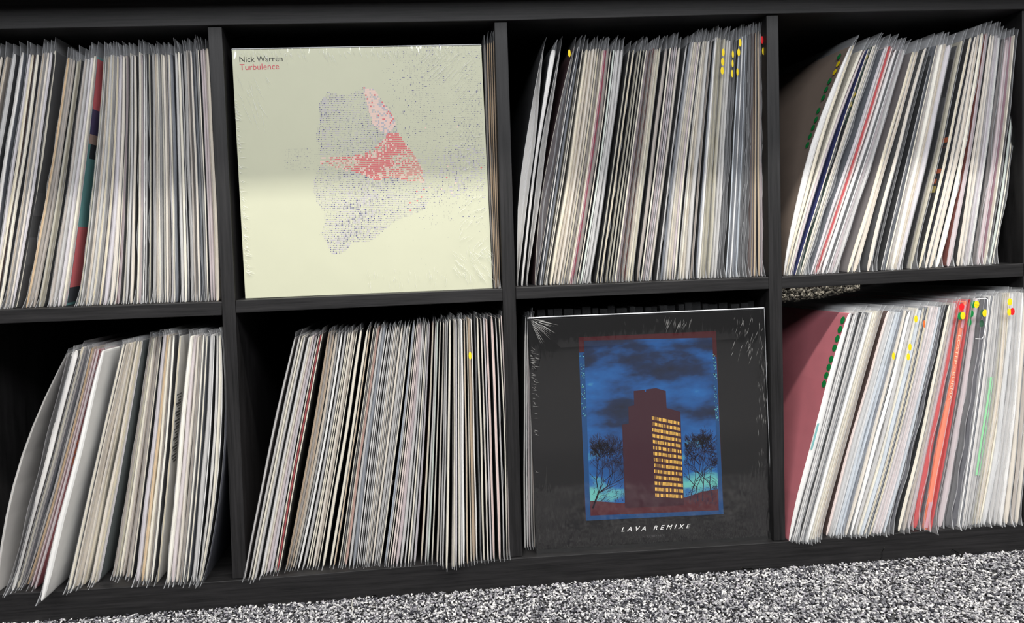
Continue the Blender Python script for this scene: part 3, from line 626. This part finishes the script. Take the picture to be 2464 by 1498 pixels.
for u, v, c in [(2018.5, 136, 'sg'), (2017, 153, 'sy'), (2009, 173, 'sy'), (1996, 194.5, 'sg'), (1987.6, 214.7, 'sg'), (1980.5, 234.5, 'sg'), (1969, 266, 'sg'), (1963, 287.7, 'sg'), (1956, 307, 'sg'), (1949, 327.4, 'sg'), (1942.5, 348.4, 'sg')]:
    sticker(('D1', 1941), 'l', u, v, c, .0043, .002)
for u, v in [(2090.7, 135.7), (2065, 225), (2053, 250)]: sticker(('D1', 2003), 'l', u, v, 'sy', .0045)
for u, v, c in [(2027.7, 769.3, 'sg'), (2021, 791.6, 'sg'), (2015, 814, 'sg'), (2008, 836.5, 'sg'), (2001.3, 863.7, 'sg'), (1995.8, 883.4, 'sg'), (1990, 903, 'sg'), (1983.8, 923, 'sg')]:
    sticker(('D2', 1960), 'l', u, v, c, .0049)
for key, u, v, c, rx in [(('D2', 2140), 2204, 767, 'sy', .0026), (('D2', 2158), 2224, 779, 'og', .0016), (('D2', 2140), 2189.6, 834.7, 'sy', .0026), (('D2', 2140), 2185.5, 858, 'sy', .0026), (('D2', 2098), 2150, 856, 'sy', .0024),
    (('D2', 2244), 2314, 738, 'sr', .0041), (('D2', 2244), 2310.5, 760, 'sg', .0040), (('D2', 2244), 2317, 759, 'sy', .0039), (('D2', 2287.4), 2342, 732, 'sg', .0040), (('D2', 2300), 2350, 732, 'sy', .0042), (('D2', 2287.4), 2338, 754, 'sg', .0032), (('D2', 2287.4), 2333, 775, 'sg', .0032),
    (('D2', 2329), 2364, 753, 'dg', .0036), (('D2', 2329), 2370, 753, 'sy', .0039), (('D2', 2315), 2362, 778, 'dg', .0036), (('D2', 2403), 2430, 726, 'sy', .0038), (('D2', 2403), 2429, 750, 'sy', .0036), (('D2', 2414), 2436, 749, 'sr', .0038),
    (('C1', 1723), 1740.5, 126, 'sy', .0019), (('C1', 1723), 1739, 148.7, 'sy', .0023), (('C1', 1723), 1738, 170, 'sy', .0023), (('C1', 1752), 1763.6, 130.6, 'sy', .0015), (('C1', 1752), 1763, 153, 'sy', .0014), (('C1', 1752), 1762, 177, 'sy', .0014),
    (('C1', 1768), 1781, 103, 'sy', .0019), (('C1', 1768), 1777.6, 126, 'sy', .0020), (('C1', 1768), 1774.7, 173, 'sy', .0016), (('C1', 1832.6), 1836.6, 123, 'sy', .0016), (('C1', 1832.6), 1834, 96, 'sr', .0020), (('C1', 1324), 1370, 128, 'sy', .0018),
    (('B2', 1135), 1131, 855, 'sy', .0018)]:
    front_sticker(key, u, v, c, rx)
FONT_OBJS = []
def text(name, body, p0, p1, Y, col, parent, bold=0, shear=0, spacing=1.0, down=False, keep_h=None, lab=None):
    """flat printed lettering from point p0 to p1 on the plane y=Y"""
    cu = bpy.data.curves.new(name, 'FONT'); cu.body = body; cu.shear = shear; cu.space_character = spacing; cu.offset = bold; cu.resolution_u = 3
    to = bpy.data.objects.new(name, cu); C.objects.link(to)
    bpy.context.view_layer.update()
    me = bpy.data.meshes.new_from_object(to.evaluated_get(bpy.context.evaluated_depsgraph_get()))
    bpy.data.objects.remove(to)
    xy = np.array([v.co[:2] for v in me.vertices]); x0, x1 = xy[:, 0].min(), xy[:, 0].max()
    p0, p1 = np.array(p0), np.array(p1); d = p1 - p0; Ld = np.linalg.norm(d); d /= Ld; up = np.array([-d[2], 0, d[0]])
    s = Ld / (x1 - x0); sy = s if keep_h is None else keep_h
    for v, (x, y) in zip(me.vertices, xy): v.co = tuple(p0 + d * (x - x0) * s + up * y * sy)
    me.materials.clear(); me.materials.append(cm(col) if isinstance(col, str) else col)
    o = bpy.data.objects.new(name, me); C.objects.link(o)
    o.parent = parent; o.matrix_parent_inverse = Matrix.Translation(-parent.location)
    if lab: o['label'] = lab
    return o
r = BYX[('D2', 2268.5)]
text('lettering', 'LOSTEP · BURMA', PY(2306, 806, r['y0'] - .0012), PY(2282.5, 962, r['y0'] - .0012), 0, mat('lettering_pale', (252, 200, 172), .6), r['e'], 0, keep_h=.0053, lab='pale lettering reading LOSTEP · BURMA')
# ------------------------------------------------------------------ the two covers that face out
def cover(name, corners, Y, thick, m, lab, grp, wrap):
    P = [PY(u, v, Y) for u, v in corners]   # TL TR BR BL
    c = np.mean(P, 0); e = empty(name, (c[0], c[1], min(P[2][2], P[3][2])))
    tag(e, lab, 'record cover', grp)
    V = [tuple(p) for p in P] + [(p[0], p[1] + thick, p[2]) for p in P]
    j = obj('jacket', V, [(3, 2, 1, 0), (4, 5, 6, 7), (0, 1, 5, 4), (1, 2, 6, 5), (2, 3, 7, 6), (3, 0, 4, 7)], m, e)
    md = j.modifiers.new('bevel', 'BEVEL'); md.width = .0008; md.segments = 2
    # shrink wrap: a subdivided skin just in front, folded round the edges
    N = 14; V, Fs = [], []
    TL, TR, BR, BL = P
    for iy in range(N + 1):
        for ix in range(N + 1):
            s, t = ix / N, iy / N
            p = (TL * (1 - s) + TR * s) * (1 - t) + (BL * (1 - s) + BR * s) * t
            edge = min(s, 1 - s, t, 1 - t)
            V.append((p[0] - c[0], p[1] - .0016 + (.0009 if edge == 0 else 0), p[2] - c[2]))
    for iy in range(N):
        for ix in range(N):
            a = iy * (N + 1) + ix; Fs.append((a, a + N + 1, a + N + 2, a + 1))
    rim = [ix for ix in range(N + 1)] + [iy * (N + 1) + N for iy in range(1, N + 1)] + [N * (N + 1) + ix for ix in range(N - 1, -1, -1)] + [iy * (N + 1) for iy in range(N - 1, 0, -1)]
    n1 = len(V); V += [V[i] for i in rim]; n0 = len(V)
    for i in rim:
        v = V[i]; V.append((v[0] * 1.002, v[1] + thick + .002, v[2] * 1.002))
    for k in range(len(rim)):
        k2 = (k + 1) % len(rim); Fs.append((n1 + k, n1 + k2, n0 + k2, n0 + k))
    wo = obj('shrink_wrap', V, Fs, wrap, None, None, True)
    wo.location = (c[0], 0, c[2]); wo.parent = e; wo.matrix_parent_inverse = Matrix.Translation(-e.location)
    return e, P
# --- pale cover with dotted print
NY = .0175
ncov, NP = cover('record_cover', [(557, 118), (1158, 107), (1186, 694), (590, 718.5)], NY, .004, mat('cover_pale_green_white', (207, 208, 183), .5, .3, .02, 20),
     'pale cover with red and blue dotted print standing face out in second top cubby', 'records standing face out', wrapmat('shrink_wrap_clear', .07, .10, 3))
POLY = [(789, 221), (832, 231), (873, 211), (896, 211), (913, 234), (945, 277), (953, 297), (956, 318), (991, 364), (1014, 401), (1020, 430), (1021, 445), (1037, 475), (1020, 504), (962, 527), (928, 550), (890, 583), (867, 583), (847, 584), (830, 607), (798, 613), (786, 584), (769, 564), (781, 541), (778, 510), (763, 486), (753, 458), (758, 423), (769, 403), (769, 381), (763, 341), (759, 320), (769, 292), (768, 251), (775, 237)]
REDP = [(769, 376), (838, 378), (895, 362), (925, 335), (935, 320), (956, 318), (991, 364), (1014, 401), (1021, 442), (995, 438), (940, 425), (905, 434), (862, 415), (800, 406), (769, 395)]
PNKP = [(873, 211), (896, 211), (913, 234), (945, 277), (953, 300), (930, 325), (898, 300), (882, 250)]
def inside(x, y, P):
    c = False; j = len(P) - 1
    for i in range(len(P)):
        if (P[i][1] > y) != (P[j][1] > y) and x < (P[j][0] - P[i][0]) * (y - P[i][1]) / (P[j][1] - P[i][1]) + P[i][0]: c = not c
        j = i
    return c
def prints(name, quads, mats, Y, parent, lab=None):
    V, Fs, fm = [], [], []
    for q, k in quads:
        n = len(V); V += [PY(u, v, Y) for u, v in q]; Fs.append(tuple(range(n, n + len(q)))[::-1]); fm.append(k)
    o = obj(name, V, Fs, mats, parent, fm)
    if lab: o['label'] = lab
    return o
def dots():
    rg = random.Random(3); Q = []
    def sq(x, y, hx, hy, k):
        sk = .018
        Q.append(([(x - hx, y - hy + sk * hx), (x + hx, y - hy - sk * hx), (x + hx, y + hy - sk * hx), (x - hx, y + hy + sk * hx)], k))
    row = 0
    for yy in range(int((600 - 100) / 4.5) + 8):
        for xx in range(int(640 / 3.5)):
            y0 = 108 + yy * 4.5; x = 560 + xx * 3.5 + .045 * (y0 - 108); y = y0 - .022 * (x - 860)
            if not (562 + .052 * (y - 118) < x < 1154 + .048 * (y - 107)) or y < 112 - .0183 * (x - 800): continue
            u = rg.random(); n = math.sin(x * .045 + 1.3 * math.sin(y * .03)) * math.sin(y * .06 + x * .01)
            if inside(x, y, POLY):
                if inside(x, y, REDP):
                    dens = .20 + .48 * min(1, max(0, (x - 770) / 140)) + .34 * n
                    if u < dens: sq(x, y, rg.choice([1.45, 1.6, 1.73, 1.73]), 1.5, 0)
                    elif u < dens + .3: sq(x, y, 1.7, 1.8, 4)
                    elif u < .97: sq(x, y, 1.3, .5, 5)
                elif inside(x, y, PNKP):
                    edge = 1 if inside(x + 14, y + 4, PNKP) else 3.2
                    if u < .05 * edge: sq(x, y, 1.7, 1.8, 0)
                    elif u < .72: sq(x, y, 1.75, 2.1, 4)
                    else: sq(x, y, 1.6, 1.6, 3)
                else:
                    if u < .10 + .06 * n: sq(x, y, 1.1, 1.15, 1)
                    elif u < .36 + .1 * n: sq(x, y, .95, 1.0, 2)
                    elif u < .70 + .14 * n: sq(x, y, 1.4, 1.1, 3)
                    elif u < .93: sq(x, y, .75, .6, 5)
                    elif u > .985 and 440 < y < 510 and x > 960: sq(x, y, 1.7, 1.7, 0)
            else:
                # loose scatter drifting to the right, and a wisp to the left
                if x > 900:
                    fx = min(1, max(0, (x - 905) / 120)); fy = 1.0 if y < 470 else max(.04, 1 - (y - 470) / 90)
                    band = .35 + .65 * math.exp(-((y - 400) / 70) ** 2) + .35 * (y < 330)
                    dd = fx * fy * min(1, band)
                    if u < .045 * dd: sq(x, y, 1.0, 1.0, 1)
                    elif u < .16 * dd: sq(x, y, .85, .85, 2)
                    elif u < .75 * dd: sq(x, y, .6, .6, 5)
                    elif .995 < u and 300 < y < 470: sq(x, y, 1.7, 1.7, 0 if rg.random() < .3 else 4)
                    elif u < .95 * dd and 350 < y < 480: sq(x, y, 1.4, 1.3, 3)
                elif 684 < x < 768 and 358 < y < 412:
                    if u < .03: sq(x, y, 1.0, 1.0, 2)
                    elif u < .42: sq(x, y, .55, .5, 5)
    return Q
DOTM = [mat('ink_coral', (226, 118, 122), .5), mat('ink_navy', (84, 82, 140), .5), mat('ink_grey', (132, 130, 152), .5), mat('ink_lilac', (190, 184, 198), .5), mat('ink_pink', (238, 208, 196), .5), mat('ink_pale_grey', (164, 164, 158), .5)]
prints('dotted_print', dots(), DOTM, NY - .0001, ncov, 'dotted coral, navy and lilac print')
text('lettering', 'Nick Warren', PY(576.5, 149.6, NY - .00015), PY(680, 147, NY - .00015), 0, mat('ink_black', (22, 20, 26), .5), ncov, lab='black lettering')
text('lettering', 'Turbulence', PY(577, 168.6, NY - .00015), PY(671.8, 166.2, NY - .00015), 0, mat('ink_red', (206, 84, 98), .5), ncov, lab='coral red lettering')
CREASE = plastic('film_crease', .30, .2); CREASE.node_tree.nodes['Principled BSDF'].inputs['Base Color'].default_value = (1, 1, .98, 1); RIDGE = plastic('film_rim_glint', .75, .25)
def creases(strokes, Y, parent, name='film_crease_glints'):
    # raised slivers of shrink film, their glints painted in as white: each stroke is a little tent standing 0.4 mm proud
    V, Fs = [], []
    for u, v, a, l, wd in strokes:
        ca, sa = math.cos(a), math.sin(a); nx, ny = -sa * wd, ca * wd
        q = [PY(u, v, Y), PY(u + ca * l * .4 + nx, v + sa * l * .4 + ny, Y), PY(u + ca * l, v + sa * l, Y), PY(u + ca * l * .4 - nx, v + sa * l * .4 - ny, Y), PY(u + ca * l * .4, v + sa * l * .4, Y - .0005)]
        if 568 < u < 700 and 128 < v < 176: continue
        n = len(V); V += q; Fs += [(n, n + 1, n + 4), (n + 1, n + 2, n + 4), (n + 2, n + 3, n + 4), (n + 3, n, n + 4)]
    o = obj(name, V, Fs, CREASE, parent); o['kind'] = 'stuff'; return o
def ridge(pts, Y, rad, parent):  # whitish strip paints in the light caught along the film's rim
    V, Fs = [], []
    for u, v in pts:
        p = PY(u, v, Y); V += [p + np.array([0, -rad, 0]), p + np.array([rad * .7, 0, rad]), p + np.array([0, rad * 3, rad * .4]), p + np.array([-rad * .7, 0, -rad])]
    for i in range(len(pts) - 1):
        for k in range(4): Fs.append((4 * i + k, 4 * i + (k + 1) % 4, 4 * i + 4 + (k + 1) % 4, 4 * i + 4 + k))
    return obj('film_rim_glint', V, Fs, RIDGE, parent)
def nick_creases():
    rg = random.Random(6); S = []
    for _ in range(120):
        t = rg.random(); S.append((575 + 560 * t, 121 - 10 * t + rg.uniform(0, 10), 1.25 + rg.uniform(-.2, .25), rg.uniform(10, 36), rg.uniform(.5, 1.0)))
    for _ in range(26): S.append((568 + rg.uniform(0, 70), 170 + rg.uniform(0, 110), 1.25 + rg.uniform(-.3, .2), rg.uniform(20, 60), rg.uniform(.5, 1.1)))
    for _ in range(95):
        t = rg.random(); S.append((562 + 28 * t + rg.uniform(0, 4), 240 + 420 * t, .5 + rg.uniform(-.5, .6), rg.uniform(8, 22), rg.uniform(.6, 1.3)))
    for _ in range(80): 
        x = rg.uniform(1030, 1150); S.append((x, 118 + rg.uniform(0, 150) * (x - 1020) / 130, 2.25 + rg.uniform(-.2, .2), rg.uniform(18, 60), rg.uniform(.4, .9)))
    for _ in range(90):
        t = rg.random(); S.append((1095 + 70 * rg.random() + 20 * t, 280 + 330 * t, 2.9 + rg.uniform(-.5, .6) - .9 * t, rg.uniform(8, 34), rg.uniform(.4, .9)))
    for _ in range(55): S.append((1080 + rg.uniform(0, 95), 590 + rg.uniform(0, 70), .85 + rg.uniform(-.25, .3), rg.uniform(14, 44), rg.uniform(.4, .8)))
    for _ in range(60):
        t = rg.random(); S.append((880 + 290 * t, 690 - 8 * t - rg.uniform(5, 45), 1.5 + rg.uniform(-.15, .1), rg.uniform(8, 26), rg.uniform(.4, .8)))
    return S
creases(nick_creases(), NY - .0018, ncov)
ridge([(557.5, 118.2), (860, 112.6), (1157.5, 107.3)], NY - .0008, .0006, ncov)
# --- dark cover with a tower at dusk
LY = .012
lcov, LP = cover('record_cover', [(1270, 768), (1840, 743), (1863, 1303), (1291, 1336)], LY, .005, mat('cover_black', (22, 22, 23), .5, .3),
     'black cover with a lit tower at dusk standing face out in third bottom cubby', 'records standing face out', wrapmat('shrink_wrap_dark', .15, .30, 8))
def sky_mat():
    m, nt, b = nodes('print_dusk_sky'); L = nt.links.new
    tc = nt.nodes.new('ShaderNodeTexCoord'); mp = nt.nodes.new('ShaderNodeMapping'); mp.inputs['Scale'].default_value = (9, 1, 20); mp.inputs['Location'].default_value = (.4, 0, .35)
    n = nt.nodes.new('ShaderNodeTexNoise'); n.inputs['Scale'].default_value = 1; n.inputs['Detail'].default_value = 5; n.inputs['Roughness'].default_value = .55
    sx = nt.nodes.new('ShaderNodeSeparateXYZ'); mr = nt.nodes.new('ShaderNodeMapRange'); mr.inputs[1].default_value = .13; mr.inputs[2].default_value = .31; mr.inputs[3].default_value = .10; mr.inputs[4].default_value = -.07
    ad = nt.nodes.new('ShaderNodeMath'); ad.operation = 'ADD'
    r = nt.nodes.new('ShaderNodeValToRGB'); cr = r.color_ramp
    cr.elements[0].position = .37; cr.elements[0].color = (*lin((12, 22, 44)), 1)
    cr.elements[1].position = .72; cr.elements[1].color = (*lin((104, 190, 182)), 1)
    for p, c in ((.45, (14, 38, 74)), (.53, (20, 76, 136)), (.63, (28, 98, 166))):
        e = cr.elements.new(p); e.color = (*lin(c), 1)
    L(tc.outputs['Object'], mp.inputs['Vector']); L(mp.outputs['Vector'], n.inputs['Vector']); L(tc.outputs['Object'], sx.inputs[0]); L(sx.outputs[2], mr.inputs[0])
    L(n.outputs['Fac'], ad.inputs[0]); L(mr.outputs[0], ad.inputs[1]); L(ad.outputs[0], r.inputs['Fac']); L(r.outputs['Color'], b.inputs['Base Color'])
    b.inputs['Roughness'].default_value = .5
    return m
MAROON = mat('ink_maroon', (60, 28, 40), .5); MAR2 = mat('ink_dark_red', (66, 22, 28), .5); GOLD = mat('ink_gold', (248, 196, 92), .5); BLU = mat('ink_blue', (24, 72, 122), .5); TWIG = mat('ink_twig', (40, 34, 58), .5); AQUA = mat('ink_aqua', (110, 190, 186), .5)
prints('picture_border', [([(1392, 811), (1723, 796), (1741, 1236), (1409, 1252)], 0), ], [MAR2], LY - .0001, lcov)
prints('picture_border_strip', [([(1393, 848), (1406, 847), (1421, 1240), (1410, 1252)], 0), ([(1713, 858), (1724, 858), (1741, 1236), (1729, 1227)], 0), ([(1421, 1240), (1729, 1227), (1741, 1236), (1410, 1252)], 0)], [BLU], LY - .0002, lcov)
so = prints('picture_sky', [([(1405, 819), (1714, 812), (1729, 1200), (1420, 1214)], 0)], [sky_mat()], LY - .00025, lcov)
prints('picture_ground', [([(1420, 1204), (1500, 1210), (1650, 1196), (1690, 1182), (1728, 1176), (1729.5, 1227), (1421, 1240)], 0)], [mat('ink_earth', (82, 34, 42), .5)], LY - .0003, lcov)
prints('picture_tower', [([(1525, 940), (1551, 937), (1551.5, 942), (1554.5, 942), (1554.5, 936.5), (1578, 933), (1602, 940), (1604, 981), (1637, 990), (1646, 1215), (1504, 1222), (1497, 1021), (1513, 1018.5), (1512, 977.5), (1526, 974.5)], 0)], [MAROON], LY - .0004, lcov)
def wins():
    Q = []; rg = random.Random(2)
    TL, TR, BL, BR = map(np.array, ((1568.6, 1000.5), (1637.4, 1014.8), (1577.0, 1194.3), (1645.4, 1198.4)))
    def at(s, t): return tuple((TL * (1 - s) + TR * s) * (1 - t) + (BL * (1 - s) + BR * s) * t)
    nr, nc = 14, 21; tot = nr * 1.0 - .42
    for i in range(nr):
        t0, t1 = i / tot, (i + .58) / tot
        for j in range(nc):
            s0, s1 = j / nc, (j + .62) / nc
            Q.append(([at(s0, t0), at(s1, t0), at(s1, t1), at(s0, t1)], 0 if rg.random() > .16 else 1))
    return Q
prints('picture_windows', wins(), [GOLD, mat('ink_dull_gold', (140, 104, 60), .5)], LY - .00045, lcov, 'rows of gold lit windows')
def trees():
    Q = []; rg = random.Random(11)
    def branch(x, y, a, l, w, dpt, box):
        x2, y2 = x + math.cos(a) * l, y + math.sin(a) * l
        if not (box[0] < x2 < box[1]) or y2 < box[2] or y2 > 1225: return
        nx, ny = -math.sin(a) * w / 2, math.cos(a) * w / 2
        Q.append(([(x + nx, y + ny), (x - nx, y - ny), (x2 - nx * .75, y2 - ny * .75), (x2 + nx * .75, y2 + ny * .75)], 0))
        if dpt == 0: return
        for k in range(2 if rg.random() < .75 else 3):
            branch(x2, y2, a + rg.uniform(-.75, .75), l * rg.uniform(.68, .92), max(.55, w * .68), dpt - 1, box)
    for _ in range(3): branch(1427 + rg.uniform(-2, 4), 1222, -1.25 + rg.uniform(-.15, .15), 38, 3.0, 8, (1418, 1502, 1040))
    for x, a, l in ((1660, -1.35, 36), (1690, -1.5, 46), (1715, -1.75, 50), (1680, -1.7, 40)): branch(x, 1205, a, l * .85, 2.6, 8, (1646, 1727, 985))
    for _ in range(240):   # low scrub on both sides
        s = rg.random() < .45; x = rg.uniform(1424, 1500) if s else rg.uniform(1650, 1726); y = 1212 - abs(rg.gauss(0, 28)); a = rg.uniform(0, 6.28); l = rg.uniform(4, 11)
        Q.append(([(x, y), (x + 1.1, y + .5), (x + math.cos(a) * l + .5, y + math.sin(a) * l), (x + math.cos(a) * l, y + math.sin(a) * l - .6)], 0))
    return [(q, k) for q, k in Q]
prints('picture_trees', trees(), [TWIG], LY - .00035, lcov)
def flecks():
    Q = []; rg = random.Random(4)
    for _ in range(110):
        y = rg.uniform(850, 1010); s = (y - 848) / 392
        if rg.random() < .5: x0, x1 = 1394 + 16 * s, 1405 + 15 * s
        else: x0, x1 = 1714 + 15 * s, 1723 + 17 * s
        x = rg.uniform(x0, x1 - 2); a, b = rg.uniform(1, 3), rg.uniform(1, 3)
        Q.append(([(x, y), (x + a, y - .5), (x + a - .6, y + b), (x - .4, y + b * .8)], rg.choice([0, 0, 1])))
    return Q
prints('picture_border_flecks', flecks(), [AQUA, TWIG], LY - .0003, lcov)
text('lettering', 'LAVA REMIXE', PY(1495, 1278.4, LY - .0004), PY(1662, 1269.6, LY - .0004), 0, mat('ink_white', (250, 250, 248), .5), lcov, .010, .35, 1.75, keep_h=.0084, lab='white slanted lettering')
text('lettering', 'KOMPAKT', PY(1557, 1292.6, LY - .0004), PY(1599, 1290.4, LY - .0004), 0, mat('ink_dim_grey', (74, 74, 75), .5), lcov, .012, 0, 1.15, lab='dim grey lettering')
def lava_creases():
    rg = random.Random(8); S = []
    for _ in range(46):
        a = rg.uniform(.12, 1.15); d = rg.uniform(4, 40); S.append((1272 + d * math.cos(a), 766 + d * math.sin(a), a, rg.uniform(16, 42), rg.uniform(.3, .8)))
    for _ in range(46):
        t = rg.random(); S.append((1274 + 14 * t, 830 + 330 * t * rg.random(), .35 + rg.uniform(-.5, .4), rg.uniform(6, 16), rg.uniform(.3, .6)))
    for _ in range(30): S.append((rg.uniform(1600, 1665), 762 + rg.uniform(-4, 20), 1.8 + rg.uniform(-.25, .25), rg.uniform(10, 26), rg.uniform(.3, .6)))
    for _ in range(44): S.append((rg.uniform(1765, 1838), 760 + rg.uniform(0, 95), 1.75 + rg.uniform(-.3, .3), rg.uniform(8, 26), rg.uniform(.3, .7)))
    for _ in range(40): S.append((rg.uniform(1822, 1846), 850 + rg.uniform(0, 260), 1.6 + rg.uniform(-.2, .2), rg.uniform(8, 24), rg.uniform(.3, .6)))
    return S
creases(lava_creases(), LY - .0018, lcov)
ridge([(1271, 765), (1320, 762), (1560, 752.5), (1838, 740.5)], LY - .0008, .0008, lcov)
ridge([(1839, 741), (1848, 1000), (1860, 1290)], LY - .0008, .0004, lcov)
# ------------------------------------------------------------------ dark record tops behind the tower cover
def behind():
    V, Fs, fm = [], [], []
    rg = random.Random(9); x = PY(1296, 760, .03)[0]; x1 = PY(1838, 740, .03)[0]
    while x < x1 - .01:
        w = rg.uniform(.008, .018); zb = zbot(x) + .0004; zt = zb + rg.uniform(.312, .317)
        for (a, b, z0, z1, k) in ((x, x + w * .45, zb, zt - .010, 0), (x - .0003, x + w * .8, zb, zt + .002, 1)):
            v, f = box(a, b, .028 + .01 * rg.random(), .34, z0, z1); n = len(V); V += v; Fs += [tuple(i + n for i in q) for q in f]; fm += [k] * 6
        x += w
    o = obj('record_sleeves', V, Fs, [cm('k'), plastic('dim_plastic', .02, .3)], None, fm)
    tag(o, 'dark record sleeves hidden behind the tower cover, only their tops showing', 'records', None, 'stuff')
behind()
# ------------------------------------------------------------------ lint and threads on the carpet edge
def thread(pts, rad, m, lab):
    V, Fs = [], []
    for i, p in enumerate(pts):
        for k in range(4):
            a = k * math.pi / 2; V.append((p[0] + rad * math.cos(a), p[1], p[2] + rad * math.sin(a)))
    for i in range(len(pts) - 1):
        for k in range(4): Fs.append((4 * i + k, 4 * i + (k + 1) % 4, 4 * i + 4 + (k + 1) % 4, 4 * i + 4 + k))
    o = obj('lint_thread', V, Fs, m); tag(o, lab, 'lint', 'lint threads along the carpet edge')
LINT = mat('lint', (214, 212, 204), .9); LINT2 = mat('lint_brown', (128, 118, 100), .9)
def onfloor(u, v, h=.006):
    p = PZ(u, v, h); return p
thread([onfloor(848, 1466), onfloor(846.5, 1455), onfloor(848, 1444), onfloor(853, 1437)], .0005, LINT, 'white lint thread lying on the carpet below the tan records')
def onboard(u, v): return PY(u, v, -.0012)
thread([onboard(882, 1431), onboard(888, 1434), onboard(896, 1432), onboard(904, 1431), onboard(908, 1436)], .0003, LINT2, 'curled brown thread against the board below the second bottom cubby')
thread([onboard(2128, 1317), onboard(2122, 1328), onboard(2123, 1338), onboard(2117, 1347)], .0003, LINT2, 'thin upright thread against the board below the bottom right cubby')
thread([onboard(1785, 1365), onboard(1796, 1368), onboard(1808, 1366), onboard(1815, 1371)], .0003, LINT2, 'pale hair on the board foot below the tower cover')
thread([onboard(2286, 1324), onboard(2293, 1321), onboard(2300, 1326), onboard(2308, 1331)], .0003, LINT2, 'curled hair on the board foot near the right end')
